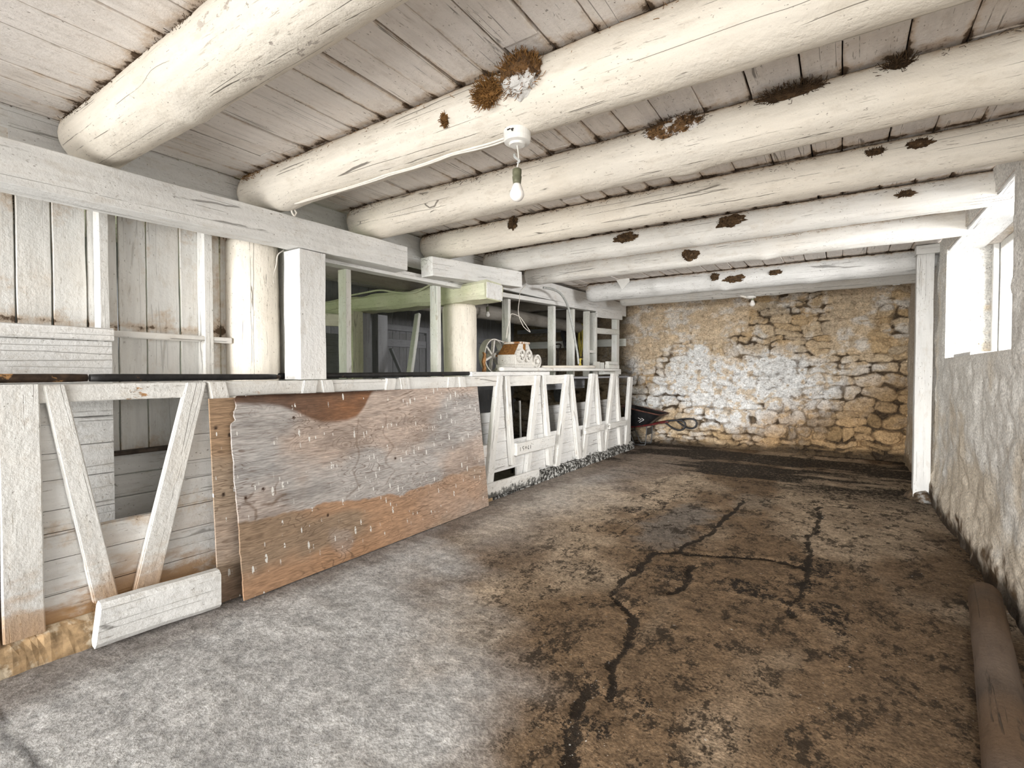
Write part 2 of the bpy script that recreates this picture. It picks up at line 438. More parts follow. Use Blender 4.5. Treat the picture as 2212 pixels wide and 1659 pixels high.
def mesh(name, verts, faces, mat, parent=None, frame=None, smooth=False, attrs=None, label=None, kind=None, mats=None, midx=None):
    """verts in world coordinates; frame = world matrix given to the object"""
    V = np.array([tuple(v) for v in verts], float) if not isinstance(verts, np.ndarray) else verts
    if frame is None:
        lo, hi = V.min(0), V.max(0)
        frame = T(((lo[0] + hi[0]) / 2, (lo[1] + hi[1]) / 2, lo[2]))
    inv = np.array(frame.inverted())
    L = V @ inv[:3, :3].T + inv[:3, 3]
    me = bpy.data.meshes.new(name)
    me.from_pydata([tuple(p) for p in L] if len(L) < 5000 else L.tolist(), [], faces)
    me.update()
    if attrs:
        for an, arr in attrs.items():
            if arr.ndim == 2:
                at = me.color_attributes.new(an, 'FLOAT_COLOR', 'POINT')
                at.data.foreach_set('color', np.hstack([arr, np.ones((len(arr), 1))]).astype(np.float32).ravel())
            else:
                at = me.attributes.new(an, 'FLOAT', 'POINT')
                at.data.foreach_set('value', arr.astype(np.float32))
    for m_ in (mats or [mat]): me.materials.append(MATS[m_])
    if midx is not None: me.polygons.foreach_set('material_index', np.array(midx, np.int32))
    if smooth: me.polygons.foreach_set('use_smooth', np.ones(len(me.polygons), bool))
    o = bpy.data.objects.new(name, me)
    COL.objects.link(o)
    o.matrix_basis = frame
    WM[o.name] = frame
    if parent is not None:
        o.parent = parent
        o.matrix_parent_inverse = WM[parent.name].inverted()
    if label: o['label'] = label
    if kind: o['kind'] = kind
    return o


class Acc:
    """collects several shapes into one mesh"""
    def __init__(s): s.v = []; s.f = []; s.m = []
    def add(s, v, f, mi=0):
        k = len(s.v)
        s.v += [tuple(p) for p in v]
        s.f += [tuple(i + k for i in q) for q in f]
        s.m += [mi] * len(f)
        return s
    def build(s, name, mat, parent=None, mats=None, **kw):
        return mesh(name, np.array(s.v), s.f, mat, parent, mats=mats, midx=s.m if mats else None, **kw)


def frame_of(A, B, up=(0, 0, 1)):
    A, B = Vector(A), Vector(B)
    x = (B - A).normalized()
    u = Vector(up)
    y = u.cross(x)
    if y.length < 1e-4: y = Vector((0, 1, 0)).cross(x)
    y.normalize()
    z = x.cross(y)
    return Matrix(((x.x, y.x, z.x, A.x), (x.y, y.y, z.y, A.y), (x.z, y.z, z.z, A.z), (0, 0, 0, 1))), (B - A).length


def beam(A, B, wd, ht, up=(0, 0, 1), ch=0.006, jit=0.003, seed=0, step=0.09, taper=1.0, skew=None):
    """worn sawn timber: chamfered section swept from A to B; returns verts(world), faces, frame"""
    M, L = frame_of(A, B, up)
    n = max(2, int(L / step) + 1)
    V = []
    hw, hh = wd / 2, ht / 2
    c = min(ch, hw * 0.5, hh * 0.5)
    base = [(hw, -hh + c), (hw, hh - c), (hw - c, hh), (-hw + c, hh), (-hw, hh - c), (-hw, -hh + c), (-hw + c, -hh), (hw - c, -hh)]
    for i in range(n):
        t = i / (n - 1)
        k = 1 + (taper - 1) * t
        for j, (yy, zz) in enumerate(base):
            q = Vector((t * L * 2.2 + seed * 3.7, yy * 6 + seed, zz * 6 - seed))
            d = mnoise.noise(q) * jit + mnoise.noise(q * 3.1) * jit * 0.6
            x = t * L
            if skew and i in (0, n - 1): x += skew[0 if i == 0 else 1] * zz
            yl, zl = yy * k, zz * k
            V.append((x, yl * (1 + d / max(hw, 0.02)), zl * (1 + d / max(hh, 0.02))))
    F = []
    m = 8
    for i in range(n - 1):
        for j in range(m):
            a, b2 = i * m + j, i * m + (j + 1) % m
            F.append((a, b2, b2 + m, a + m))
    F.append(tuple(range(m - 1, -1, -1)))
    F.append(tuple((n - 1) * m + j for j in range(m)))
    return [M @ Vector(p) for p in V], F, M


def timber(name, A, B, wd, ht, mat, parent=None, up=(0, 0, 1), label=None, **kw):
    v, f, M = beam(A, B, wd, ht, up, **kw)
    return mesh(name, v, f, mat, parent, frame=M, label=label)


def log(A, B, r0, r1, seed=0, seg=30, step=0.045, lump=0.05, knots=5, flat=None, up=(0, 0, 1), bow=0.0):
    M, L = frame_of(A, B, up)
    rnd = random.Random(seed)
    n = max(3, int(L / step) + 1)
    kn = [(rnd.uniform(0.1, L - 0.1), rnd.uniform(math.pi * 0.95, math.pi * 2.05), rnd.uniform(0.05, 0.11), rnd.uniform(0.012, 0.03)) for _ in range(knots)]
    V = []
    for i in range(n):
        t = i / (n - 1)
        r = r0 + (r1 - r0) * t
        e = min(i, n - 1 - i) * L / (n - 1)
        if e < 0.03: r *= 0.90 + 0.10 * e / 0.03
        for j in range(seg):
            a = 2 * math.pi * j / seg
            q = Vector((t * L * 1.4 + seed * 5.1, math.cos(a) * 1.2, math.sin(a) * 1.2 + seed))
            rr = r * (1 + lump * mnoise.noise(q) + lump * 0.55 * mnoise.noise(q * 2.9) + 0.016 * mnoise.noise(q * 8))
            for ks, ka, kr, kh in kn:
                da = (a - ka + math.pi) % (2 * math.pi) - math.pi
                d2 = ((t * L - ks) / kr) ** 2 + (da * r / kr) ** 2
                if d2 < 9: rr += kh * math.exp(-d2)
            y, z = rr * math.cos(a), rr * math.sin(a)
            if flat is not None: z = min(z, flat)
            V.append((t * L, y, z + bow * math.sin(math.pi * t)))
    F = []
    for i in range(n - 1):
        for j in range(seg):
            a, b2 = i * seg + j, i * seg + (j + 1) % seg
            F.append((a, b2, b2 + seg, a + seg))
    k0 = len(V); V.append((0, 0, 0)); V.append((L, 0, 0))
    for j in range(seg):
        F.append((k0, (j + 1) % seg, j)); F.append((k0 + 1, (n - 1) * seg + j, (n - 1) * seg + (j + 1) % seg))
    return [M @ Vector(p) for p in V], F, M


def tube(pts, r, seg=8, closed=False):
    P = [Vector(p) for p in pts]
    # Catmull-Rom resample
    Q = []
    N = len(P)
    rng = N if closed else N - 1
    for i in range(rng):
        p0 = P[(i - 1) % N] if closed or i > 0 else P[0] * 2 - P[1]
        p1, p2 = P[i], P[(i + 1) % N]
        p3 = P[(i + 2) % N] if closed or i + 2 < N else p2 * 2 - p1
        for s in range(6):
            t = s / 6
            Q.append(0.5 * ((2 * p1) + (p2 - p0) * t + (2 * p0 - 5 * p1 + 4 * p2 - p3) * t * t + (3 * p1 - p0 - 3 * p2 + p3) * t ** 3))
    if not closed: Q.append(P[-1])
    V, F = [], []
    prev = None
    n = len(Q)
    for i, q in enumerate(Q):
        d = (Q[(i + 1) % n] - Q[i - 1]) if (closed or 0 < i < n - 1) else (Q[1] - Q[0] if i == 0 else Q[-1] - Q[-2])
        d.normalize()
        if prev is None:
            prev = d.cross(Vector((0.13, 0.31, 0.94)))
            if prev.length < 1e-3: prev = d.cross(Vector((1, 0, 0)))
        prev = (prev - d * prev.dot(d)).normalized()
        s = d.cross(prev)
        for j in range(seg):
            a = 2 * math.pi * j / seg
            V.append(q + prev * (r * math.cos(a)) + s * (r * math.sin(a)))
    for i in range(n if closed else n - 1):
        for j in range(seg):
            F.append((i * seg + j, i * seg + (j + 1) % seg, ((i + 1) % n) * seg + (j + 1) % seg, ((i + 1) % n) * seg + j))
    if not closed:
        F.append(tuple(range(seg - 1, -1, -1))); F.append(tuple((n - 1) * seg + j for j in range(seg)))
    return V, F


def box(x0, x1, y0, y1, z0, z1):
    V = [(x, y, z) for z in (z0, z1) for y in (y0, y1) for x in (x0, x1)]
    return V, [(0, 2, 3, 1), (4, 5, 7, 6), (0, 1, 5, 4), (2, 6, 7, 3), (0, 4, 6, 2), (1, 3, 7, 5)]


def lathe(prof, seg, M):
    """profile [(r, h)] round local Z"""
    V, F = [], []
    for r, h in prof:
        for j in range(seg):
            a = 2 * math.pi * j / seg
            V.append(M @ Vector((r * math.cos(a), r * math.sin(a), h)))
    for i in range(len(prof) - 1):
        for j in range(seg):
            a, b2 = i * seg + j, i * seg + (j + 1) % seg
            F.append((a, b2, b2 + seg, a + seg))
    F.append(tuple(range(seg - 1, -1, -1))); F.append(tuple((len(prof) - 1) * seg + j for j in range(seg)))
    return V, F


def prismX(poly, x0, x1):
    """polygon [(y, z)] extruded between x0 and x1"""
    n = len(poly)
    V = [(x0, y, z) for y, z in poly] + [(x1, y, z) for y, z in poly]
    F = [tuple(range(n - 1, -1, -1)), tuple(range(n, 2 * n))]
    for i in range(n):
        j = (i + 1) % n
        F.append((i, j, j + n, i + n))
    return V, F


def bev(o, width=0.004, seg=1):
    bm = bmesh.new(); bm.from_mesh(o.data)
    bmesh.ops.recalc_face_normals(bm, faces=bm.faces)
    bmesh.ops.bevel(bm, geom=bm.edges[:], offset=width, segments=seg, affect='EDGES', clamp_overlap=True)
    bm.to_mesh(o.data); bm.free(); o.data.update()
    return o


def sticks(n, sampler, rnd, lmin, lmax, r=0.0013):
    """many little bent straws as one mesh"""
    V, F = [], []
    for _ in range(n):
        p, d = sampler()
        L = rnd.uniform(lmin, lmax)
        d = Vector(d).normalized()
        s = d.cross(Vector((rnd.uniform(-1, 1), rnd.uniform(-1, 1), rnd.uniform(-1, 1)))).normalized()
        u = d.cross(s)
        b1 = s * rnd.uniform(-0.3, 0.3) * L
        pts = [Vector(p), Vector(p) + d * L * 0.5 + b1, Vector(p) + d * L]
        k = len(V)
        for q in pts:
            for a in (0, 2.1, 4.2): V.append(q + (s * math.cos(a) + u * math.sin(a)) * r)
        for i in range(2):
            for j in range(3):
                F.append((k + i * 3 + j, k + i * 3 + (j + 1) % 3, k + i * 3 + 3 + (j + 1) % 3, k + i * 3 + 3 + j))
    return V, F


def gridfaces(nu, nv, skip=None, flip=False):
    F = []
    for j in range(nv - 1):
        for i in range(nu - 1):
            if skip and skip(i, j): continue
            a = j * nu + i
            F.append((a, a + nu, a + nu + 1, a + 1) if flip else (a, a + 1, a + nu + 1, a + nu))
    return F

# ------------------------------------------------------------------ dimensions
CEIL = 2.72
BACK = 9.62
XR = 0.83
XF = -3.13          # front face of the stanchion slats
FRONT = -1.75

# ------------------------------------------------------------------ floor
def make_floor():
    xs = np.concatenate([np.arange(-6.5, -3.6, 0.22), np.arange(-3.5, 0.96, 0.022)])
    ys = np.concatenate([np.arange(FRONT, 0.2, 0.16), np.arange(0.22, BACK + 0.2, 0.022)])
    X, Y = np.meshgrid(xs, ys)
    def P(x, y): p = onZ(1060 + x / 2.3078, 940 + y / 2.3078); return (p.x, p.y)
    wx = X + (fbm(X * 3, Y * 3, 3, 5) - 0.5) * 0.16
    wy = Y + (fbm(X * 3, Y * 3, 3, 9) - 0.5) * 0.16
    main = [P(*q) for q in [(1250, 320), (1230, 350), (1150, 450), (1060, 510), (950, 575), (840, 585), (740, 650), (650, 720), (600, 790), (650, 860),
                            (720, 930), (700, 1000), (640, 1080), (580, 1130), (600, 1200), (595, 1290)]]
    low = [P(*q) for q in [(480, 1270), (430, 1320), (400, 1400), (395, 1480), (380, 1640)]]
    second = [P(*q) for q in [(980, 262), (880, 330), (760, 410), (640, 510)]]
    joint = [P(*q) for q in [(980, 590), (1200, 598), (1350, 605), (1540, 650)]]
    long_ = [P(*q) for q in [(1640, 350), (1600, 460), (1590, 560), (1560, 680), (1530, 780), (1515, 890)]]
    cross = [P(*q) for q in [(1540, 330), (1700, 350), (2077, 392)]]
    bits = [P(*q) for q in [(900, 790), (960, 710), (1000, 640)]]
    nearx = [tuple(onZ(*q)[:2]) for q in [(0, 1500), (30, 1548), (60, 1610), (80, 1659)]]
    d_main = segdist(wx, wy, main); d_low = segdist(wx, wy, low); d_sec = segdist(wx, wy, second)
    d_j = segdist(wx, wy, joint); d_l = segdist(wx, wy, long_); d_c = segdist(wx, wy, cross); d_b = segdist(wx, wy, bits)
    d_n = segdist(wx, wy, nearx)
    rag = fbm(X * 16, Y * 16, 3, 21)
    crack = np.maximum.reduce([1 - sst(d_main, 0.004, 0.065 * (0.3 + rag)), 0.9 * (1 - sst(d_low, 0.02, 0.13 * rag)), 0.75 * (1 - sst(d_sec, 0.008, 0.05 * rag)),
                               0.95 * (1 - sst(d_j, 0.008, 0.075 * rag)), 0.9 * (1 - sst(d_l, 0.012, 0.075 * rag)), 0.8 * (1 - sst(d_c, 0.008, 0.05 * rag)),
                               0.9 * (1 - sst(d_b, 0.02, 0.07 * rag))])
    # puddled muck by the right hand gutter
    def blob(px, py, rx, ry):
        c = P(px, py)
        return 1 - sst(np.hypot((wx - c[0]) / rx, (wy - c[1]) / ry) + (fbm(X * 6, Y * 6, 4, 33) - 0.5) * 1.5, 0.45, 1.15)
    wet = np.maximum.reduce([blob(1580, 680, 0.10, 0.55), blob(1690, 880, 0.20, 0.26), blob(1290, 760, 0.22, 0.17), blob(1640, 640, 0.20, 0.30),
                             blob(500, 1420, 0.16, 0.12), blob(740, 1300, 0.14, 0.07), blob(700, 370, 0.13, 0.22), blob(800, 290, 0.10, 0.35),
                             blob(900, 690, 0.20, 0.12), blob(1350, 800, 0.3, 0.09)])
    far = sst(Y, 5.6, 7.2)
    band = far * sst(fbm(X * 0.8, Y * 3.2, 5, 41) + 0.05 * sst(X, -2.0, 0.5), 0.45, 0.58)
    grey = 1 - sst(X + 1.45 + (Y - 1.35) * 0.85 + (fbm(X * 2.2, Y * 2.2, 4, 3) - 0.5) * 1.3, -0.15, 0.95)
    grey = np.maximum(grey, 0.55 * (1 - sst(X + 2.0 + (fbm(X, Y, 3, 12) - .5), -0.7, 0.5)) * sst(Y, 2.0, 4.0) * (1 - 0.6 * far))
    pale = sst(fbm(X * 1.2 + 3, Y * 0.8, 4, 17), 0.44, 0.62)
    n = fbm(X * 5, Y * 5, 5, 2)[..., None]
    brown = np.array([0.30, 0.200, 0.118]) * (1 - pale[..., None]) + np.array([0.64, 0.495, 0.35]) * pale[..., None]
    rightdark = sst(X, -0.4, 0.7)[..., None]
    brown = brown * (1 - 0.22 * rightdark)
    col = brown * (0.7 + 0.6 * n)
    gcol = np.array([0.73, 0.722, 0.715]) * (0.72 + 0.52 * fbm(X * 4, Y * 9, 4, 8)[..., None])
    col = col * (1 - grey[..., None]) + gcol * grey[..., None]
    smooth_patch = blob(1300, 330, 0.28, 0.5)[..., None] * 0.6
    col = col * (1 - smooth_patch) + np.array([0.50, 0.41, 0.31]) * smooth_patch
    grey_patch = blob(950, 430, 0.30, 0.75)[..., None] * 0.7
    col = col * (1 - grey_patch) + np.array([0.29, 0.265, 0.24]) * grey_patch
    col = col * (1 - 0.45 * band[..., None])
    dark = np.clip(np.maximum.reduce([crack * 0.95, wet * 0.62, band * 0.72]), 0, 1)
    hair = (1 - sst(d_n, 0.004, 0.02))[..., None]
    col = col * (1 - 0.7 * hair)
    # dirt along the foot of the stalls
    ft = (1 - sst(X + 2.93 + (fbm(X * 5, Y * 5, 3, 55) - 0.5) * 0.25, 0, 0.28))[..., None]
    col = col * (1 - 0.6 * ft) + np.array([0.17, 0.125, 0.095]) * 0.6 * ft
    muck = np.clip((1 - grey) ** 2 * (0.75 + 0.5 * fbm(X * 1.3, Y * 1.3, 3, 77)) + 0.25 * band, 0.02, 1)
    Z = (fbm(X * 0.9, Y * 0.9, 3, 1) - 0.5) * 0.016 + (fbm(X * 9, Y * 9, 3, 4) - 0.5) * 0.006 - 0.010 * crack + 0.006 * wet
    Z = Z - 0.006
    V = np.stack([X.ravel(), Y.ravel(), Z.ravel()], 1)
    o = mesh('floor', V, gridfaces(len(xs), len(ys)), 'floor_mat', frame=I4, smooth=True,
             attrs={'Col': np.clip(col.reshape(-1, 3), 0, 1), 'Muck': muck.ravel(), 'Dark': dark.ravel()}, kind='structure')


make_floor()

# ------------------------------------------------------------------ stone walls
def rubble(U, Vv, seed, hmin, hmax, wmin, wmax, warp=0.05):
    rnd = random.Random(seed)
    u0, u1, v0, v1 = U.min(), U.max(), Vv.min(), Vv.max()
    wu = U + (fbm(U * 5, Vv * 5, 3, seed + 1) - 0.5) * warp * 2
    wv = Vv + (fbm(U * 3.5, Vv * 5, 3, seed + 2) - 0.5) * warp * 2.2
    D = np.full(U.shape, 9.0); ID = np.zeros(U.shape, int)
    v = v0 - 0.05; k = 0
    tint = []
    while v < v1 + 0.05:
        h = rnd.uniform(hmin, hmax)
        u = u0 - rnd.uniform(0, 0.3)
        while u < u1 + 0.1:
            wd = rnd.uniform(wmin, wmax)
            split = h > 0.15 and rnd.random() < 0.35
            for (cv, hh) in ([(v + h * 0.27, h * 0.27), (v + h * 0.77, h * 0.23)] if split else [(v + h / 2, h / 2 * rnd.uniform(0.85, 1.05))]):
                cu = u + wd / 2 + rnd.uniform(-0.02, 0.02)
                ang = rnd.uniform(-0.09, 0.09)
                du, dv = wu - cu, wv - cv
                du, dv = du + ang * dv, dv - ang * du
                d = ((np.abs(du) / (wd / 2)) ** 3.4 + (np.abs(dv) / hh) ** 3.4) ** (1 / 3.4)
                msk = d < D
                D[msk] = d[msk]; ID[msk] = k
                tint.append((rnd.random(), rnd.random(), rnd.uniform(-1, 1), rnd.uniform(-1, 1)))
                k += 1
            u += wd
        v += h
    return D, ID, np.array(tint)


def make_back_wall():
    us = np.concatenate([np.arange(-6.5, -3.5, 0.035), np.arange(-3.5, 0.97, 0.0125)])
    vs = np.arange(-0.03, 2.72, 0.0125)
    U, Vv = np.meshgrid(us, vs)
    D, ID, tt = rubble(U, Vv, 11, 0.08, 0.24, 0.13, 0.48, 0.075)
    t = tt[ID]
    # zones: smeared render at upper left and upper right, open joints below and in the walled-up opening
    nz = fbm(U * 1.6, Vv * 1.6, 4, 60) - 0.5
    render = np.clip(np.maximum(sst(Vv + nz * 0.9 - 0.25 * (U + 3.2), 1.42, 1.75) * (1 - sst(U, -1.42, -1.36)),
                                0.9 * sst(Vv + nz * 0.5, 1.5, 1.65) * sst(U, -0.22, -0.14) * (1 - sst(U + nz, 0.35, 0.42))), 0, 1)
    render = np.maximum(render, 0.6 * (1 - sst(np.hypot((U + 2.0) / 1.3, (Vv - 1.25) / 0.5) + nz * 1.2, 0.6, 1.1)))
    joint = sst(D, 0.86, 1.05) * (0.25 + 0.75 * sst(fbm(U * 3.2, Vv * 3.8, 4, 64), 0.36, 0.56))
    jd = joint * (1 - 0.85 * render)
    face = (1 - sst(D, 0.2, 1.05)) * 0.014
    lowopen = 0.6 + 0.9 * (1 - sst(Vv, 0.4, 1.6)) + 0.5 * sst(U, -1.0, 0.5)
    h = -jd * 0.045 * lowopen + face * (1 - 0.6 * render) + (t[..., 0] - 0.5) * 0.035 * (1 - 0.7 * render) * (1 - joint)
    h += (fbm(U * 6, Vv * 9, 5, 70, 0.6) - 0.5) * 0.075 - 0.09 * (1 - sst(np.abs(fbm(U * 3.2, Vv * 4.6, 4, 72) - 0.5), 0.0, 0.045)) * 0.35 + (fbm(U * 1.2, Vv * 1.2, 2, 71) - 0.5) * 0.05
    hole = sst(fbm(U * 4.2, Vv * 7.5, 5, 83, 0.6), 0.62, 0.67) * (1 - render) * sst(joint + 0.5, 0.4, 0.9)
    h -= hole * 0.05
    # colour of the stones: ochre and tan, whitewashed across the middle
    och = np.array([0.60, 0.43, 0.245]); tan = np.array([0.70, 0.565, 0.40]); gry = np.array([0.46, 0.43, 0.38]); wht = np.array([0.86, 0.86, 0.85]); brn = np.array([0.34, 0.215, 0.10])
    a = t[..., 1:2]
    col = och * (1 - a) + tan * a
    col = col * (1 - 0.35 * (t[..., 0:1] > 0.8)) + gry * 0.35 * (t[..., 0:1] > 0.8)
    rc = np.array([0.72, 0.575, 0.41]) * (0.85 + 0.3 * fbm(U * 3, Vv * 3, 4, 91)[..., None])
    col = col * (1 - 0.8 * render[..., None]) + rc * 0.8 * render[..., None]
    cen = 1 - sst(np.hypot((U + 1.75) / 1.95, (Vv - 1.02 + 0.06 * (U + 1.8)) / 0.74) + nz * 1.3, 0.66, 1.15)
    wash = np.clip(cen * (0.72 + 0.75 * fbm(U * 7, Vv * 7, 4, 95)) - 0.55 * joint * (1 - render) - 0.5 * hole, 0, 1)
    wash = np.maximum(wash, 0.55 * sst(fbm(U * 4, Vv * 5, 5, 96), 0.48, 0.66) * (1 - joint))
    wash = wash * (1 - 0.75 * sst(fbm(U * 9, Vv * 11, 5, 99, 0.6), 0.56, 0.66))
    col = col * (1 - wash[..., None]) + wht * wash[..., None]
    bt = np.clip((1 - sst(Vv + nz * 0.9 - 0.42 * (U + 1), 0.10, 0.85)) * 0.85, 0, 1)[..., None]
    col = col * (1 - bt) + brn * bt * (0.6 + 0.8 * a)
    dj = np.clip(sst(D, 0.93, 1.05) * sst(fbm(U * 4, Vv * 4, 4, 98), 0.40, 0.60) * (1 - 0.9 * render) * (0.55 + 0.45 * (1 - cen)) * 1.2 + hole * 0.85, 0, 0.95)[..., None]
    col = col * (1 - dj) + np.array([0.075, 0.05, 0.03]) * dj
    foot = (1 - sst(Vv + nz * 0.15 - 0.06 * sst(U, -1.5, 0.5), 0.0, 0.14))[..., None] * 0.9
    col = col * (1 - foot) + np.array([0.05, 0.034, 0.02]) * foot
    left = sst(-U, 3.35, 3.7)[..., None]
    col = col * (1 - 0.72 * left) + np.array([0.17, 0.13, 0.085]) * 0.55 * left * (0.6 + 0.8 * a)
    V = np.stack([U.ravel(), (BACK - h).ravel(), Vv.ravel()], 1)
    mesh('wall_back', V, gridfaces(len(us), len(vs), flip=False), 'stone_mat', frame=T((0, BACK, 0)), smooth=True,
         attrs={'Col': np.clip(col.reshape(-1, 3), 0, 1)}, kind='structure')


make_back_wall()

WY0, WY1, WZ0, WZ1 = 4.10, 6.40, 1.50, 2.56


def make_right_wall():
    st = 0.02
    us = np.arange(FRONT, BACK + 0.05, st) if False else np.concatenate([np.arange(FRONT, 2.0, 0.08), np.arange(2.0, WY0 - 0.001, st), np.linspace(WY0, WY1, 106), np.arange(WY1 + st, BACK + 0.06, st)])
    vs = np.concatenate([np.arange(-0.03, WZ0 - 0.01, st), np.linspace(WZ0, WZ1, 50), np.arange(WZ1 + st, 2.73, st)])
    U, Vv = np.meshgrid(us, vs)
    D, ID, tt = rubble(U, Vv, 31, 0.14, 0.26, 0.25, 0.6, 0.06)
    t = tt[ID]
    dist = np.maximum(np.maximum(WY0 - U, U - WY1), np.maximum(WZ0 - Vv, Vv - WZ1))
    fade = sst(dist, 0.0, 0.10)
    bump = (1 - sst(D, 0.4, 1.2)) * 0.008 + (t[..., 0] - 0.5) * 0.006 + (fbm(U * 5, Vv * 7, 5, 5, 0.6) - 0.5) * 0.04 + (fbm(U * 1.1, Vv * 1.5, 2, 6) - 0.5) * 0.035
    low = 1 - sst(Vv, 0.05, 0.5)
    bump = bump + low * (0.05 * fbm(U * 4, Vv * 4, 4, 9) + 0.01)
    h = bump * fade
    wht = np.array([0.88, 0.865, 0.83])
    n1 = fbm(U * 2.2, Vv * 2.2, 6, 14, 0.62)
    grey = sst(fbm(U * 1.1, Vv * 1.6, 4, 19), 0.42, 0.62)[..., None]
    col = wht * (1 - 0.18 * grey) + np.array([0.60, 0.61, 0.61]) * 0.18 * grey
    bei = sst(n1 + 0.42 * (1 - sst(Vv, 0.1, 1.3)) + 0.16 * sst(-U, -4.4, -3.4), 0.56, 0.86)[..., None]
    col = col * (1 - 0.5 * bei) + np.array([0.64, 0.50, 0.32]) * 0.5 * bei
    drt = sst(fbm(U * 6, Vv * 6, 6, 27, 0.68) + 0.46 * (1 - sst(Vv, 0.0, 0.42)), 0.74, 0.96)[..., None]
    col = col * (1 - drt) + np.array([0.125, 0.08, 0.042]) * drt
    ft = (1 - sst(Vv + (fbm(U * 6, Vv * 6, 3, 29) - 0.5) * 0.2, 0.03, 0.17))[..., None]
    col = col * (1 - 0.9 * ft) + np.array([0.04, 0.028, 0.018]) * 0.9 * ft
    # corner of the wall beyond the post stays darker stone
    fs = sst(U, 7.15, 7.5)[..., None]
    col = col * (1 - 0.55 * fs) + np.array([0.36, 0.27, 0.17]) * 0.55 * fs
    V = [np.stack([(XR - h).ravel(), U.ravel(), Vv.ravel()], 1)]
    C = [col.reshape(-1, 3)]
    cu = lambda i: 0.5 * (us[i] + us[i + 1]); cv = lambda j: 0.5 * (vs[j] + vs[j + 1])
    F = gridfaces(len(us), len(vs), skip=lambda i, j: WY0 < cu(i) < WY1 and WZ0 < cv(j) < WZ1, flip=True)
    base = len(V[0])
    # reveals of the window opening
    def reveal(p, q, nn, tone, seed):
        nonlocal base
        ds = np.linspace(0, 0.46, 24); ss = np.linspace(0, 1, nn)
        A, B = np.meshgrid(ds, ss)
        n = ((fbm(A * 8, B * 20 + seed, 4, seed) - 0.5) * 0.035 + (fbm(A * 22, B * 50 + seed, 3, seed) - 0.5) * 0.02) * sst(A, 0, 0.05)
        p, q = np.array(p), np.array(q)
        pos = p + (q - p) * B[..., None]
        pos = pos.reshape(-1, 3)
        pos[:, 0] += A.ravel()
        ctr = np.array([0, (WY0 + WY1) / 2, (WZ0 + WZ1) / 2])
        mid = (p + q) / 2
        nrm = np.array([0, ctr[1] - mid[1], 0]) if abs(p[1] - q[1]) < 1e-6 else np.array([0, 0, ctr[2] - mid[2]])
        nrm = nrm / np.linalg.norm(nrm)
        pos += nrm * n.ravel()[:, None]
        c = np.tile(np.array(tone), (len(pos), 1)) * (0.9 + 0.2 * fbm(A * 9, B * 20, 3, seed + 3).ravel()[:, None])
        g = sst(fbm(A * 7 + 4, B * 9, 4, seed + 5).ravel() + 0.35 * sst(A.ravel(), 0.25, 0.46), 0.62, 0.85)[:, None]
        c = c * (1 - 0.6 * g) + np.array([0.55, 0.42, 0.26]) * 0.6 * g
        V.append(pos); C.append(c)
        for j in range(nn - 1):
            for i in range(23):
                a = base + j * 24 + i
                F.append((a, a + 1, a + 25, a + 24))
        base += len(pos)
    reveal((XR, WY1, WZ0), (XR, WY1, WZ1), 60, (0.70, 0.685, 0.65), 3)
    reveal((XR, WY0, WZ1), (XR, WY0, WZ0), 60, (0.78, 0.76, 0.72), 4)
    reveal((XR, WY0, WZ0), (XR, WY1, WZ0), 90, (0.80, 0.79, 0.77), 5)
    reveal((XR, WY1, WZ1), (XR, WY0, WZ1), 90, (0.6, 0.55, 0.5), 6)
    V = np.concatenate(V); C = np.concatenate(C)
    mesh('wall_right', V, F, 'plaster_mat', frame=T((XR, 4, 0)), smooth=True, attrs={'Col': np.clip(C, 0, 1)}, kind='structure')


make_right_wall()
# unseen wall added behind the viewer; its lintel shades the nearest joist
a = Acc()
a.add(*box(-3.55, 0.62, FRONT - 0.25, FRONT, 2.08, 2.72)); a.add(*box(0.62, 1.25, FRONT - 0.25, FRONT, -0.02, 2.72))
a.build('wall_front_added', 'wash_board_z', kind='structure')

# window in the right wall
win = tag(empty('window_1', (1.25, 5.25, WZ0), 'white timber window set deep in the whitewashed stone wall', 'window'), kind='structure')
a = Acc()
for (A, B, w_, h_) in [((1.24, WY1 - 0.05, WZ0), (1.24, WY1 - 0.05, WZ1), 0.10, 0.09), ((1.24, WY0 + 0.05, WZ0), (1.24, WY0 + 0.05, WZ1), 0.10, 0.09),
                       ((1.24, 5.25, WZ0), (1.24, 5.25, WZ1), 0.07, 0.06)]:
    v, f, M = beam(A, B, w_, h_, up=(1, 0, 0)); a.add(v, f)
for z in (WZ0 + 0.03, WZ1 - 0.03):
    v, f, M = beam((1.24, WY0 + 0.09, z), (1.24, WY1 - 0.09, z), 0.09, 0.07); a.add(v, f)
a.build('window_frame', 'wash_board_z', win)
mesh('pane', *box(1.262, 1.268, WY0 + 0.02, WY1 - 0.02, WZ0 + 0.01, WZ1 - 0.01), 'window_glass', win)
mesh('window_sill', *beam((0.98, 5.55, WZ0 + 0.018), (0.98, 6.30, WZ0 + 0.018), 0.20, 0.035)[:2], 'wash_beam', win)
bev(mesh('stop_bead', *box(1.15, 1.19, WY1 - 0.08, WY1 - 0.03, WZ0 + 0.02, WZ1), 'wash_board_z', win), 0.003)
timber('window_lintel', (0.97, WY0 - 0.06, 2.605), (0.97, WY1 + 0.02, 2.605), 0.26, 0.13, 'wash_beam', jit=0.004)
tag(bpy.data.objects['window_lintel'], 'white timber lintel spanning the top of the window opening', 'lintel')

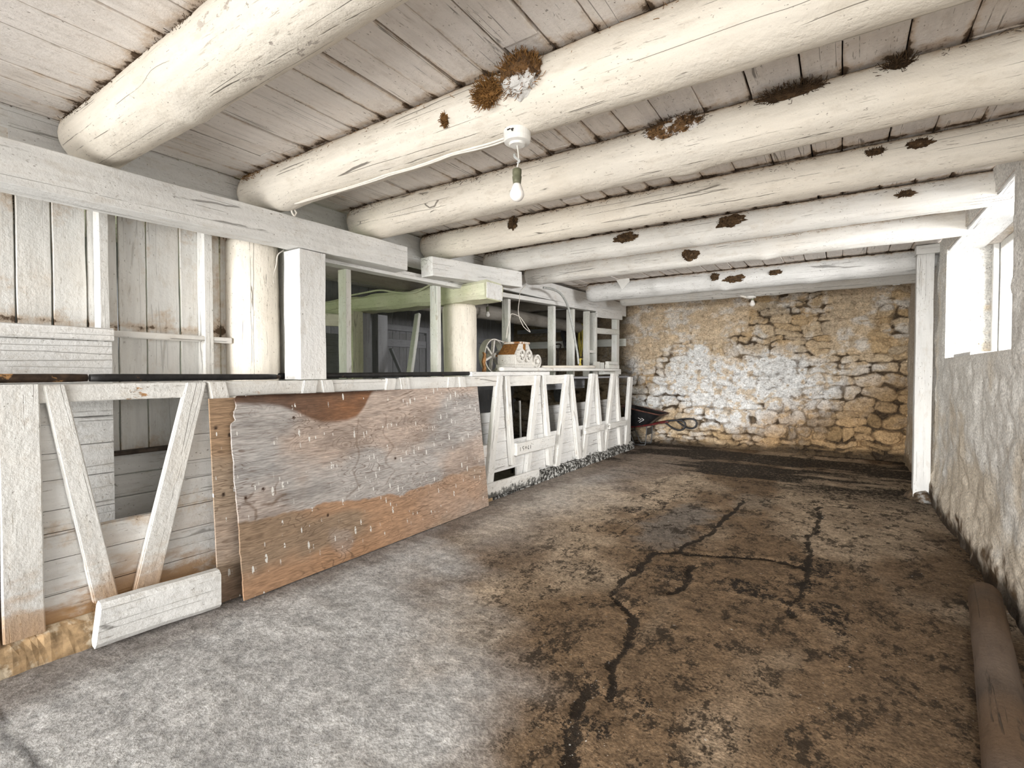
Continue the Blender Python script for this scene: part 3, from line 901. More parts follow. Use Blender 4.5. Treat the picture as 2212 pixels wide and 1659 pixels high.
# ------------------------------------------------------------------ ceiling boards
def make_ceiling():
    rnd = random.Random(4)
    a = Acc(); dirt = []
    JY = [(1.03, .146), (1.97, .146), (2.84, .14), (3.76, .13), (4.68, .126), (5.62, .12), (7.17, .147), (8.32, .116)]
    x = -6.5
    while x < 0.98:
        wd = rnd.uniform(0.15, 0.235)
        gap = rnd.choice([0.004, 0.006, 0.008, 0.013])
        main = x > -3.8
        y = FRONT
        while y < BACK + 0.1:
            ye = BACK + 0.15 if rnd.random() < 0.6 else min(BACK + 0.15, y + rnd.uniform(2.5, 5))
            dz = rnd.uniform(0, 0.011)
            n = max(2, int((ye - y) / (0.035 if main else 0.4)))
            ed = rnd.uniform(0.42, 0.85)
            v = []
            for i in range(n + 1):
                yy = y + (ye - y - 0.004) * i / n
                z0 = CEIL + dz + 0.004 * mnoise.noise(Vector((x * 3, yy * 1.3, 1)))
                e = 0.003 * mnoise.noise(Vector((x * 7, yy * 4, 5))) + 0.002 * mnoise.noise(Vector((x * 7, yy * 19, 5)))
                l, r_ = x + gap / 2 + e, x + wd - gap / 2 + e
                v += [(l, yy, z0 + 0.003), (l + 0.004, yy, z0), (l + 0.028, yy, z0), (r_ - 0.028, yy, z0), (r_ - 0.004, yy, z0), (r_, yy, z0 + 0.003), (r_, yy, z0 + 0.024), (l, yy, z0 + 0.024)]
                base = 0.0
                for jy, jr in JY:
                    d = abs(abs(yy - jy) - 0.66 * jr)
                    base = max(base, 0.85 * math.exp(-d / 0.045))
                w_ = ed * (0.6 + 0.7 * mnoise.noise(Vector((x * 5, yy * 1.7, 9))))
                dirt += [base + w_, base + w_, base + 0.02, base + 0.02, base + w_ * 0.8, base + w_ * 0.8, 0.6, 0.6]
            f = []
            for i in range(n):
                for j in range(8):
                    p, q = i * 8 + j, i * 8 + (j + 1) % 8
                    f.append((p, p + 8, q + 8, q))
            f.append(tuple(range(8))); f.append(tuple(n * 8 + j for j in range(7, -1, -1)))
            a.add(v, f, 0)
            y = ye
        x += wd
    a.add(*box(-6.6, 1.3, FRONT, BACK + 0.3, CEIL + 0.045, CEIL + 0.09), mi=1)
    dirt += [0] * 8
    a.build('ceiling', None, mats=['wash_ceiling', 'dark_wood'], frame=T((-2.8, 4, CEIL)), kind='structure', attrs={'Dirt': np.array(dirt)})


make_ceiling()

# ------------------------------------------------------------------ log joists
JOISTS = [  # Y, radius left, radius right, x left end, label
    (1.03, 0.150, 0.142, -3.46, 'thick whitewashed log joist nearest the viewer, grey flaking patches on its underside', 0.0),
    (1.97, 0.142, 0.150, -3.50, 'whitewashed log joist carrying the round light box, two cables and the big bird nest', 0.0),
    (2.84, 0.148, 0.132, -3.44, 'knotty whitewashed log joist just behind the joist with the light box', 0.0),
    (3.76, 0.142, 0.118, -3.50, 'smooth whitewashed log joist, fourth counted from the viewer', 0.0),
    (4.68, 0.130, 0.122, -3.42, 'whitewashed log joist with two dark nest scraps hanging under its upper edge', 0.0),
    (5.62, 0.122, 0.118, -3.46, 'whitewashed log joist whose cut right end shows above the window', 0.0),
    (7.17, 0.150, 0.145, -3.30, 'grey stained log joist with a white paper card stuck to it', 0.0),
    (8.32, 0.120, 0.112, -3.22, 'last log joist before the stone back wall, small bulb beneath it', 0.0)]
jobj = []
for k, (y, r0, r1, xl, lab, bow) in enumerate(JOISTS):
    zc = CEIL - 0.75 * (r0 + r1) / 2
    xr = 0.96 if k not in (5,) else 0.93
    v, f, M = log((xl, y, zc), (xr, y, zc), r0, r1, seed=k + 3, flat=CEIL - zc - 0.001, knots=[4, 3, 9, 3, 7, 5, 6, 7][k], lump=[.05, .04, .07, .035, .05, .05, .07, .05][k])
    va = np.array([tuple(q) for q in v])
    hz = va[:, 2] - (CEIL - 0.001)
    ddt = 1.0 * np.exp(hz / 0.026) + 0.45 * np.exp(-(va[:, 0] - xl) / 0.09) * sst(va[:, 2], 2.50, 2.66)
    o = mesh('log_joist', va, f, ['wash_log_flaking', 'wash_log', 'wash_log', 'wash_log', 'wash_log_cool', 'wash_log_cool', 'wash_log_grey', 'wash_log_cool'][k], frame=M, smooth=True, attrs={'Dirt': ddt})
    tag(o, lab, 'joist', 'log joists under the ceiling')
    jobj.append((o, y, zc, r0, r1, xl))


def surf(k, x, ang):
    """point and outward normal on joist k; angle 0 = towards the viewer, 90 = straight down"""
    o, y, zc, r0, r1, xl = jobj[k]
    r = r0 + (r1 - r0) * (x - xl) / (0.96 - xl)
    a = math.radians(ang)
    n = Vector((0, -math.cos(a), -math.sin(a)))
    return Vector((x, y, zc)) + n * r, n


rnd = random.Random(77)
for k in range(8):
    o, y, zc, r0, r1, xl = jobj[k]
    def samp(k=k):
        x = rnd.uniform(xl + 0.1, 0.85)
        c = 0.5 + 0.5 * mnoise.noise(Vector((x * 2.3, k * 7.7, 0)))
        if rnd.random() > c * 1.1: x = xl + 0.05 + abs(rnd.gauss(0, 0.18))
        p, n = surf(k, min(x, 0.85), rnd.uniform(-50, -30) + abs(rnd.gauss(0, 7)))
        return p - n * 0.003, (rnd.uniform(-1, 1), -rnd.random() * 0.35, rnd.uniform(-0.8, 0.2))
    v, f = sticks([700, 1000, 1200, 900, 700, 500, 400, 200][k], samp, rnd, 0.006, 0.030, 0.0013)
    mesh('straw_debris', v, f, ['straw_dark', 'straw_brown', 'straw_dark', 'straw_dark'][k % 4], o, kind='stuff', label='brown straw and cobweb dirt along the upper edge')


# ------------------------------------------------------------------ nests
def clump(name, k, x, ang, sx, sy, sz, seed, label, mat='nest_dark', straws=60, cat='nest', smat='straw_dark', group=None, drop=0.0):
    p, n = surf(k, x, ang)
    M = frame_of((0, 0, 0), (1, 0, 0), n)[0]
    root = empty(name, p, label, cat, group)
    bm = bmesh.new()
    bmesh.ops.create_icosphere(bm, subdivisions=4, radius=1)
    V = []
    for q in bm.verts:
        c = q.co
        big = 0.45 if straws > 100 else 1.0
        d = 1 + 0.55 * big * mnoise.noise(c * 1.7 + Vector((seed, 0, 0))) + 0.40 * big * mnoise.noise(c * 4.2 + Vector((seed, 5, 0))) + 0.25 * big * mnoise.noise(c * 11)
        V.append(p + M.to_3x3() @ Vector((c.x * sx * d, c.y * sy * d, c.z * sz * d)) + Vector((0, 0, -drop)))
    F = [tuple(v.index for v in fc.verts) for fc in bm.faces]
    bm.free()
    mesh('mud_mass', V, F, mat, root)
    r2 = random.Random(seed)
    R3 = M.to_3x3()
    def s():
        d = Vector((r2.gauss(0, 1), r2.gauss(0, 1), abs(r2.gauss(0, 1)))).normalized()
        return p + R3 @ Vector((d.x * sx, d.y * sy, d.z * sz)) + Vector((0, 0, -drop)), R3 @ (d + Vector((r2.uniform(-.8, .8), r2.uniform(-.8, .8), 0.3)))
    v, f = sticks(straws, s, r2, 0.008, 0.045 if straws > 100 else 0.020, 0.0014)
    mesh('straw', v, f, smat, root, kind='stuff')
    return root


clump('bird_nest', 1, -1.165, -8, 0.105, 0.085, 0.06, 3, 'big mud and straw bird nest stuck on the joist above the light box', 'nest_mud_big', 260, smat='straw_brown')
clump('straw_clump', 1, -1.335, 2, 0.060, 0.052, 0.03, 8, 'rusty brown tuft of loose straw hanging just left of the big nest', 'straw_brown', 420, smat='straw_brown')
clump('moss_tuft', 1, -1.60, 18, 0.020, 0.028, 0.010, 9, 'small brown moss tuft on the joist left of the straw clump', 'straw_brown', 60, smat='straw_brown', cat='moss')
clump('bird_nest', 2, -0.77, -22, 0.15, 0.055, 0.03, 12, 'flattened grey and brown nest along the top of the knotty third joist', 'nest_mud', 160)
clump('straw_clump', 2, -0.22, -26, 0.13, 0.035, 0.022, 13, 'long brown straw fringe on the third joist, right of the flattened nest', 'straw_dark', 260)
clump('straw_clump', 2, 0.18, -26, 0.05, 0.022, 0.016, 14, 'short brown straw tuft at the far right of the third joist', 'straw_dark', 120)
for (px, py, sx, sy, lab) in [(1112, 486, 0.045, 0.05, 'dark nest scrap near the left part of the fourth joist'),
                              (1890, 304, 0.045, 0.02, 'small dark dirt clump on the right part of the fourth joist'),
                              (1986, 283, 0.05, 0.025, 'small dark dirt clump furthest right on the fourth joist')]:
    q = onY(px, py, 3.76 - 0.10)
    clump('nest_scrap', 3, q.x, -14, sx, sy, 0.018, int(px), lab, group='old nest scraps')
for (px, py, sx, sy, lab) in [(1352, 516, 0.105, 0.04, 'left one of the two dark nest scraps on the fifth joist'),
                              (1578, 474, 0.10, 0.045, 'right one of the two dark nest scraps on the fifth joist'),
                              (1955, 395, 0.05, 0.02, 'small brown straw scrap at the right end of the fifth joist')]:
    q = onY(px, py, 4.68 - 0.11)
    clump('nest_scrap', 4, q.x, -6, sx, sy, 0.022, int(px), lab, group='old nest scraps')
for (k, px, py, sx, sy, a, lab) in [(5, 1492, 547, 0.075, 0.05, 8, 'square brown nest remnant on the sixth joist'),
                                    (6, 1545, 583, 0.05, 0.045, -8, 'smallest brown nest remnant on the grey seventh joist'),
                                    (6, 1588, 600, 0.11, 0.04, 12, 'widest brown nest remnant on the grey seventh joist'),
                                    (6, 1675, 588, 0.07, 0.025, 0, 'rightmost brown nest remnant on the grey seventh joist')]:
    q = onY(px, py, JOISTS[k][0] - 0.12)
    clump('nest_scrap', k, q.x, a, sx, sy, 0.02, int(px), lab, group='old nest scraps')

# ------------------------------------------------------------------ timber plates along the stalls
def solo(o, label, cat, group=None): return tag(o, label, cat, group)


solo(timber('wall_plate', (-3.23, -1.6, 2.285), (-3.23, 3.115, 2.345), 0.16, 0.205, 'wash_beam', ch=0.004, jit=0.005, seed=2),
     'long square white beam under the log ends at upper left', 'beam')
solo(timber('plate_block', (-3.21, 3.42, 2.335), (-3.12, 4.80, 2.415), 0.155, 0.175, 'wash_beam', ch=0.003, jit=0.003, seed=4),
     'short square white beam resting on the green cross beam', 'beam')
solo(timber('backing_plank', (-3.375, 2.3, 2.235), (-3.36, 4.15, 2.265), 0.11, 0.06, 'wash_beam', ch=0.003, seed=5),
     'narrow plank running on behind the gap between the two square beams', 'plank')
solo(timber('header_beam', (-3.60, 4.95, 2.53), (-3.60, 9.45, 2.59), 0.06, 0.25, 'wash_beam', ch=0.005, seed=6),
     'white header beam over the far stud row', 'beam')
solo(timber('header_strip', (-3.59, 4.95, 2.325), (-3.59, 8.10, 2.445), 0.12, 0.055, 'wash_beam', ch=0.003, seed=7),
     'thin white strip nailed under the far header beam', 'plank')
solo(timber('end_board', (-3.545, 7.98, 2.40), (-3.545, 9.15, 2.455), 0.03, 0.17, 'wash_beam', seed=8),
     'wide white board at the far end of the stud row, specked with dark marks', 'board')
solo(timber('end_rail', (-3.575, 8.04, 2.09), (-3.575, 9.08, 2.13), 0.03, 0.10, 'wash_stud', seed=9),
     'narrow pale rail below the wide end board', 'board')
# fascia between the log ends
a = Acc()
rr = random.Random(5)
for (y0, y1, z0, z1) in [(0.72, 0.94, 2.40, 2.715), (0.94, 4.9, 2.40, 2.715), (-1.6, 0.72, 2.60, 2.715)]:
    v, f, M = beam((-3.56, y0, (z0 + z1) / 2), (-3.56, y1, (z0 + z1) / 2), 0.03, z1 - z0, seed=y0, jit=0.002); a.add(v, f)
a.build('trim_1', 'wash_board_y', kind='structure')

# posts, studs
POST = [
    ('square_post', -3.24, 2.19, 0.19, 0.205, 1.305, 2.225, 'wash_beam', 'stout square white post standing on the stall rail under the long beam'),
]
def upright(name, x0, x1, y0, y1, z0, z1, mat, label, cat='post', group=None, seed=0, lean=(0, 0), jit=0.003):
    o = timber(name, ((x0 + x1) / 2, (y0 + y1) / 2, z0), ((x0 + x1) / 2 + lean[0], (y0 + y1) / 2 + lean[1], z1), y1 - y0, abs(x1 - x0), mat,
               up=(1, 0, 0), seed=seed, ch=0.003, jit=jit)
    return tag(o, label, cat, group)


upright('square_post', -3.34, -3.15, 2.083, 2.29, 1.312, 2.222, 'wash_beam', 'stout square white post standing on the stall rail under the long beam', seed=3, jit=0.004)
SG = 'thin studs above the stalls'
for (y0, y1, x0, x1, z0, z1, m, lab) in [
    (2.122, 2.170, -3.50, -3.40, 1.31, 2.28, 'wash_stud', 'thin white stud between the round log post and the square post'),
    (2.668, 2.716, -3.50, -3.40, 1.31, 2.21, 'wash_stud', 'thin stud with green tinged side just right of the square post'),
    (3.772, 3.826, -3.50, -3.40, 1.31, 2.24, 'wash_stud', 'thin stud crossing in front of the green beam'),
    (5.285, 5.34, -3.66, -3.56, 1.30, 2.30, 'wash_stud', 'thin stud rising behind the feed mill'),
    (6.48, 6.545, -3.66, -3.56, 1.30, 2.345, 'wash_stud', 'stud standing right of the feed mill before the dark stone'),
    (7.12, 7.18, -3.68, -3.56, 1.30, 2.365, 'wash_stud', 'stud crossed by the hanging grey hose'),
    (7.69, 7.75, -3.66, -3.56, 1.30, 2.39, 'wash_stud', 'left stud of the close pair near the end of the row'),
    (7.99, 8.045, -3.71, -3.56, 1.30, 2.40, 'wash_stud', 'right stud of the close pair near the end of the row'),
    (8.975, 9.10, -3.68, -3.57, 0.0, 2.42, 'wash_stud', 'last pale stud of the row, next to the stone wall')]:
    upright('wall_stud', x0, x1, y0, y1, z0, z1, m, lab, 'stud', SG, seed=y0)
solo(timber('stud_blocking', (-3.60, 7.75, 1.72), (-3.60, 7.99, 1.72), 0.09, 0.05, 'wash_stud'), 'short crosspiece wedged between the close pair of studs', 'block')

v, f, M = log((-3.52, 1.955, 0.02), (-3.52, 1.955, 2.30), 0.185, 0.172, seed=21, lump=0.03, knots=3, up=(1, 0, 0))
solo(mesh('log_post', v, f, 'wash_log', frame=M, smooth=True), 'round whitewashed log post at the end of the vertical board wall', 'post')
v, f, M = log((-3.50, 4.27, 0.02), (-3.50, 4.24, 2.095), 0.165, 0.185, seed=22, lump=0.03, knots=1, up=(1, 0, 0))
solo(mesh('log_post', v, f, 'wash_log', frame=M, smooth=True), 'thick round whitewashed log post under the end of the green cross beam', 'post')
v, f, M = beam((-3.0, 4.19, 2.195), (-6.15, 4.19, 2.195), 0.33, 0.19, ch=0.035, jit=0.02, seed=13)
solo(mesh('cross_beam', v, f, 'wash_green_lit', frame=M), 'cross beam with painted-in green light and a white end, lying on the round post', 'beam')
mesh('beam_end', *box(-3.0, -2.992, 4.06, 4.33, 2.115, 2.275), 'wash_beam', bpy.data.objects['cross_beam'], label='whitewashed sawn end of the beam')

# ------------------------------------------------------------------ vertical board wall at the left
a = Acc()
ys = [-1.6, -1.42, -1.25, -1.07, -0.9, -0.71, -0.54, -0.36, -0.18, 0.0, 0.17, 0.33, 0.46, 0.59, 0.735, 0.879, 1.028, 1.172, 1.317, 1.499, 1.609, 1.747, 1.86]
for i in range(len(ys) - 1):
    x = -3.55 + rr.uniform(-0.004, 0.004)
    v, f, M = beam((x - 0.012, (ys[i] + ys[i + 1]) / 2, 0.885), (x - 0.012, (ys[i] + ys[i + 1]) / 2, 2.72), ys[i + 1] - ys[i] - 0.008, 0.024, up=(1, 0, 0), ch=0.004, jit=0.0035, seed=i * 1.3, step=0.03)
    a.add(v, f)
V_ = np.array(a.v)
jy_ = np.array(ys)
dsm = np.abs(V_[:, 1][:, None] - jy_[None]).min(1)
dd = 0.30 * (dsm < 0.007) + 0.62 * np.exp(-np.abs(2.33 - V_[:, 2]) / 0.07) + 0.75 * np.exp(-np.abs(V_[:, 2] - 1.63) / 0.035) * (V_[:, 2] > 1.56) + 0.8 * np.exp(-np.abs(V_[:, 1] - 1.80) / 0.05) + 0.5 * np.exp(-(V_[:, 2] - 0.885) / 0.05)
a.build('wall_left', 'wash_board_z', kind='structure', attrs={'Dirt': dd})
upright('wall_stud', -3.55, -3.46, 1.057, 1.101, 1.60, 2.39, 'wash_slat', 'left stud on the vertical board wall', 'stud', 'studs on the board wall', seed=31)
upright('wall_stud', -3.55, -3.455, 1.602, 1.656, 0.90, 2.39, 'wash_slat', 'right stud on the vertical board wall beside the log post', 'stud', 'studs on the board wall', seed=32)
solo(timber('wall_rail', (-3.475, 1.10, 1.582), (-3.475, 1.775, 1.577), 0.035, 0.038, 'wash_slat', seed=33), 'thin white rail nailed across the vertical boards', 'rail')
solo(timber('rail_stub', (-3.47, 2.03, 1.575), (-3.47, 2.125, 1.575), 0.035, 0.042, 'wash_slat', seed=34), 'short white rail stub between the log post and a thin stud', 'rail')
# horizontal board box in front of the vertical boards
a = Acc()
for (z0, z1) in [(0.42, 0.62), (0.62, 0.80), (0.80, 0.97), (0.97, 1.12), (1.12, 1.30), (1.30, 1.535)]:
    v, f, M = beam((-3.435, -1.6, (z0 + z1) / 2), (-3.435, 1.095, (z0 + z1) / 2), 0.03, z1 - z0 - 0.004, ch=0.003, jit=0.002, seed=z0 * 9); a.add(v, f)
bx = empty('feed_box', (-3.45, 0.4, 0.42), 'white box of wide horizontal boards in front of the vertical boards, far left', 'box')
a.build('side_boards', 'wash_board_y', bx)
timber('top_board', (-3.425, -1.6, 1.568), (-3.425, 1.10, 1.572), 0.045, 0.07, 'wash_beam', bx, seed=3)
mesh('end_cap', *box(-3.54, -3.452, 1.07, 1.09, 0.42, 1.56), 'wash_board_z', bx)

# ------------------------------------------------------------------ low manger wall behind the stalls, dirt in the trough
a = Acc()
rows = [(0.36, 0.50), (0.50, 0.63), (0.63, 0.76), (0.76, 0.885)]
for (ya, yb) in [(1.10, 1.755), (2.15, 4.055), (4.46, 5.20), (6.02, 8.56)]:
    for z0, z1 in rows:
        y = ya
        while y < yb - 0.05:
            ye = min(yb, y + rr.uniform(0.9, 1.9))
            v, f, M = beam((-3.53, y, (z0 + z1) / 2), (-3.53, ye - 0.003, (z0 + z1) / 2), 0.028, z1 - z0 - 0.004, jit=0.002, seed=y + z0); a.add(v, f)
            y = ye
a.build('manger_back', 'wash_board_y')
tag(bpy.data.objects['manger_back'], 'low plank wall at the back of the feed trough, seen through the stall openings', 'wall')
U, Vv = np.meshgrid(np.linspace(-3.515, -3.20, 14), np.arange(0.2, 8.56, 0.03))
Z = 0.475 + (fbm(U * 9, Vv * 9, 4, 3) - 0.5) * 0.09
mesh('trough_litter', np.stack([U.ravel(), Vv.ravel(), Z.ravel()], 1), gridfaces(U.shape[1], U.shape[0], skip=lambda i, j: any(math.hypot(U[j, i] - cx_, Vv[j, i] - cy_) < 0.225 for cx_, cy_ in ((-3.52, 1.955), (-3.50, 4.27))) or (U[j, i] < -3.40 and Vv[j, i] < 1.12)), 'trough_dirt', smooth=True)
tag(bpy.data.objects['trough_litter'], 'dark dirt and old litter lying in the feed trough', 'dirt', kind='stuff')
solo(timber('ledge_dirt_board', (-3.50, 1.10, 0.892), (-3.50, 1.80, 0.896), 0.07, 0.022, 'dark_wood'), 'dark dirty ledge below the vertical boards', 'ledge')
solo(timber('trough_board', (-3.46, 6.1, 1.19), (-3.46, 7.3, 1.19), 0.03, 0.15, 'wash_grey', seed=5), 'grey board behind the far stall openings under the shelf', 'board')
solo(timber('leaning_board', (-3.58, 5.40, 0.05), (-3.66, 5.50, 1.06), 0.12, 0.022, 'dark_wood', up=(1, 0.4, 0)), 'dark board leaning behind the second stall opening right of the plywood', 'board')
solo(timber('leaning_board', (-3.60, 5.66, 0.05), (-3.64, 5.68, 0.98), 0.05, 0.02, 'wash_slat', up=(1, 0.4, 0)), 'narrow pale board leaning right of the dark one behind the stall opening', 'board')

# ------------------------------------------------------------------ stanchion partition: one nailed-up unit
part = empty('stall_partition', (-3.15, 4.2, 0.0), 'long white cattle stall partition with V shaped head openings along the left side', 'partition')
SL = [  # top left y, top right y, bottom left y, bottom right y, bottom z, top z, thickness
    (0.733, 0.816, 0.912, 1.015, 0.19, 1.303, 0.04), (1.352, 1.459, 1.080, 1.199, 0.19, 1.303, 0.04), (1.467, 1.573, 1.68, 1.79, 0.19, 1.305, 0.04),
    (2.10, 2.215, 1.86, 1.97, 0.19, 1.306, 0.04), (2.235, 2.335, 2.45, 2.55, 0.19, 1.306, 0.04),
    (2.86, 2.965, 2.64, 2.75, 0.19, 1.312, 0.04), (3.0, 3.11, 3.22, 3.32, 0.19, 1.314, 0.04),
    (3.63, 3.735, 3.42, 3.52, 0.19, 1.318, 0.04), (3.78, 3.88, 3.98, 4.08, 0.19, 1.320, 0.04),
    (4.447, 4.553, 4.225, 4.355, 0.12, 1.324, 0.055), (4.593, 4.683, 4.725, 4.800, 0.30, 1.324, 0.055),
    (5.262, 5.375, 5.030, 5.115, 0.13, 1.326, 0.055), (5.425, 5.497, 5.592, 5.702, 0.16, 1.33, 0.055),
    (6.063, 6.173, 5.771, 5.897, 0.12, 1.335, 0.055), (6.187, 6.272, 6.445, 6.569, 0.12, 1.335, 0.055),
    (6.890, 7.012, 6.569, 6.697, 0.11, 1.346, 0.055), (7.030, 7.113, 7.247, 7.380, 0.12, 1.334, 0.055),
    (7.730, 7.845, 7.385, 7.487, 0.11, 1.346, 0.055), (7.855, 7.935, 8.056, 8.178, 0.11, 1.345, 0.055),
    (8.510, 8.655, 8.286, 8.45, 0.06, 1.282, 0.055)]
for i, (tl, tr_, bl, br, zb, zt, th) in enumerate(SL):
    v, f = prismX([(bl, zb), (br, zb), (tr_, zt), (tl, zt)], XF - th, XF)
    fr = frame_of((XF, (bl + br) / 2, zb), (XF, (tl + tr_) / 2, zt), (1, 0, 0))[0]
    bm_o = mesh('slat', v, f, 'wash_slat' if i < 9 else 'wash_slat_far', part, frame=fr)
    bev(bm_o, 0.006, 2)


def yside(i, z, side):
    tl, tr_, bl, br, zb, zt, th = SL[i]
    t = (z - zb) / (zt - zb)
    return (bl + br) / 2 + ((tl + tr_) / 2 - (bl + br) / 2) * t


# planked panels: full rows below the openings, triangles between the openings
def panel(name, mat, i0, i1, ybeg, yend, zlo, seed):
    r = random.Random(seed)
    a = Acc()
    x1 = XF - (0.04 if i1 < 9 else 0.055)
    x0 = x1 - 0.028
    z = zlo
    while z < 0.56:
        ze = z + r.uniform(0.13, 0.18)
        if ze > 0.50: ze = 0.585
        y = ybeg(z)
        while y < yend - 0.02:
            ye = min(yend, y + r.uniform(1.0, 2.2))
            n = max(2, int((ye - y) / 0.1))
            dx = r.uniform(-0.003, 0.003)
            vv, ff = [], []
            for k in range(n + 1):
                yy = y + (ye - y - 0.004) * k / n
                e = 0.003 * mnoise.noise(Vector((yy * 3, z * 9, seed)))
                vv += [(x0, yy, z + 0.002 + e), (x1 + dx + e, yy, z + 0.002 + e), (x1 + dx + e, yy, ze - 0.002 + e), (x0, yy, ze - 0.002 + e)]
            for k in range(n):
                for j in range(4):
                    p, q = k * 4 + j, k * 4 + (j + 1) % 4
                    ff.append((p, q, q + 4, p + 4))
            ff += [(3, 2, 1, 0), tuple(n * 4 + j for j in range(4))]
            a.add(vv, ff)
            y = ye
        z = ze
    return a, x0, x1


def tri(a, x0, x1, il, ir, seed, yl=None, yr=None):
    r = random.Random(seed)
    z = 0.586
    while z < 1.28:
        ze = min(1.29, z + r.uniform(0.10, 0.16))
        L0 = yl if il is None else yside(il, z, 0); L1 = yl if il is None else yside(il, ze, 0)
        R0 = yr if ir is None else yside(ir, z, 0); R1 = yr if ir is None else yside(ir, ze, 0)
        if R1 - L1 < 0.004: R1 = L1 + 0.004
        dx = r.uniform(-0.003, 0.003)
        v, f = prismX([(L0, z + 0.0015), (R0, z + 0.0015), (R1, ze - 0.0015), (L1, ze - 0.0015)], x0, x1 + dx)
        a.add(v, f)
        z = ze


a, x0, x1 = panel('p', 0, 0, 8, lambda z: 0.45, 4.30, 0.14, 3)
tri(a, x0, x1, None, 0, 1, yl=0.45)
for il, ir, s in [(1, 2, 2), (3, 4, 3), (5, 6, 4), (7, 8, 5)]: tri(a, x0, x1, il, ir, s)
pv = np.array(a.v)
a.build('plank_panel', 'wash_panel', part, attrs={'Dirt': 0.55 * np.exp(-np.abs(pv[:, 2] - 0.585) / 0.02)})
a, x0, x1 = panel('p', 0, 9, 19, lambda z: 4.91 if z < 0.15 else 4.20, 8.70, 0.10, 9)
for il, ir, s in [(9, 10, 6), (11, 12, 7), (13, 14, 8), (15, 16, 9), (17, 18, 10)]: tri(a, x0, x1, il, ir, s)
tri(a, x0, x1, 19, None, 11, yr=8.70)
a.build('plank_panel', 'wash_panel_far', part)
# rails between the slats
for k, (y0, y1, z0, z1) in enumerate([(0.30, 1.39, 1.215, 1.303), (1.50, 2.25, 1.212, 1.304), (2.25, 3.06, 1.212, 1.306), (3.06, 4.47, 1.213, 1.318), (4.66, 5.30, 1.205, 1.322), (5.46, 6.10, 1.21, 1.326)]):
    timber('rail', (XF - 0.045 - (0.012 if k > 3 else 0), y0, (z0 + z1) / 2), (XF - 0.045 - (0.012 if k > 3 else 0), y1, (z0 + z1) / 2 + 0.004), 0.07, z1 - z0, 'wash_rail', part, seed=k * 2.2, ch=0.005, jit=0.004)
timber('shelf_plank', (-3.37, -1.4, 1.283), (-3.37, 5.0, 1.296), 0.36, 0.028, 'wash_beam', part, seed=8)
timber('shelf_plank', (-3.43, 5.0, 1.286), (-3.43, 8.60, 1.288), 0.50, 0.028, 'wash_grey', part, seed=9)
# wide end boards at the viewer's end
timber('end_board', (-3.145, 0.655, 0.135), (-3.145, 0.650, 1.306), 0.145, 0.035, 'wash_slat', part, up=(1, 0, 0), seed=15, jit=0.004)
timber('end_board', (-3.150, 0.49, 0.12), (-3.150, 0.49, 1.306), 0.17, 0.035, 'wash_slat', part, up=(1, 0, 0), seed=16, jit=0.004)
timber('end_board', (-3.150, 0.30, 0.10), (-3.150, 0.30, 1.306), 0.17, 0.035, 'wash_slat', part, up=(1, 0, 0), seed=17, jit=0.004)
# cross boards over the feet of the slats
for k, (y0, y1, z0, z1) in enumerate([(4.765, 5.66, 0.410, 0.550), (6.60, 7.27, 0.462, 0.552), (7.50, 8.22, 0.455, 0.545)]):
    cb = timber('cross_board', (-3.108, y0, (z0 + z1) / 2), (-3.108, y1, (z0 + z1) / 2), 0.042, z1 - z0, 'wash_slat_far', part, seed=k + 40)
    if k == 0:
        # faint hand-painted figures, mostly worn away
        a = Acc()
        rm = random.Random(3)
        xx = -3.0865
        def stroke(p, q, wd=0.006):
            (ya, za), (yb, zb) = p, q
            d = Vector((yb - ya, zb - za)).normalized(); nn = Vector((-d.y, d.x)) * wd / 2
            a.add(*prismX([(ya - nn.x, za - nn.y), (yb - nn.x, zb - nn.y), (yb + nn.x, zb + nn.y), (ya + nn.x, za + nn.y)], xx - 0.001, xx + 0.0008))
        for g, yy in zip('15061', (4.83, 4.885, 4.94, 4.995, 5.06)):
            segs = {'1': [((0, 0), (0, .045))], '5': [((.025, .045), (0, .045)), ((0, .045), (0, .025)), ((0, .025), (.022, .018)), ((.022, .018), (.01, 0))],
                    '0': [((0, .01), (0, .035)), ((.024, .01), (.024, .035)), ((0, .035), (.024, .035))], '6': [((.02, .045), (0, .02)), ((0, .02), (.01, 0)), ((.01, 0), (.022, .012))]}[g]
            for p, q in segs: stroke((yy + p[0], 0.455 + p[1]), (yy + q[0], 0.455 + q[1]))
        for _ in range(7):
            yy, zz = rm.uniform(4.9, 5.6), rm.uniform(0.50, 0.535); stroke((yy, zz), (yy + rm.uniform(.004, .014), zz + rm.uniform(-.01, .01)), 0.004)
        a.build('worn_figures', 'mark_dark', cb)
timber('kick_board', (-3.10, 3.5, 0.115), (-3.10, 5.255, 0.105), 0.04, 0.15, 'wash_slat_far', part, seed=50)


def curb(name, y0, y1, x0, x1, zt, mat, seed):
    ys_ = np.arange(y0, y1 + 0.01, 0.022)
    prof = [(x0, 0.0, 0), (x0, zt, 1), ((x0 + x1) / 2, zt, 1), (x1 - 0.01, zt * 0.85, 1), (x1, zt * 0.45, 1), (x1 + 0.012, -0.02, 1)]
    V = []
    for y in ys_:
        for (x, z, m) in prof:
            q = Vector((y * 4, x * 9, z * 12 + seed))
            n = mnoise.noise(q) * 0.016 + mnoise.noise(q * 3.3) * 0.010 + mnoise.noise(q * 9) * 0.005
            V.append((x + n * m, y, z + n * m * 0.7))
    F = []
    k = len(prof)
    for i in range(len(ys_) - 1):
        for j in range(k - 1): F.append((i * k + j, i * k + j + 1, (i + 1) * k + j + 1, (i + 1) * k + j))
    F.append(tuple(range(k))); F.append(tuple((len(ys_) - 1) * k + j for j in range(k - 1, -1, -1)))
    return mesh(name, V, F, mat, part)


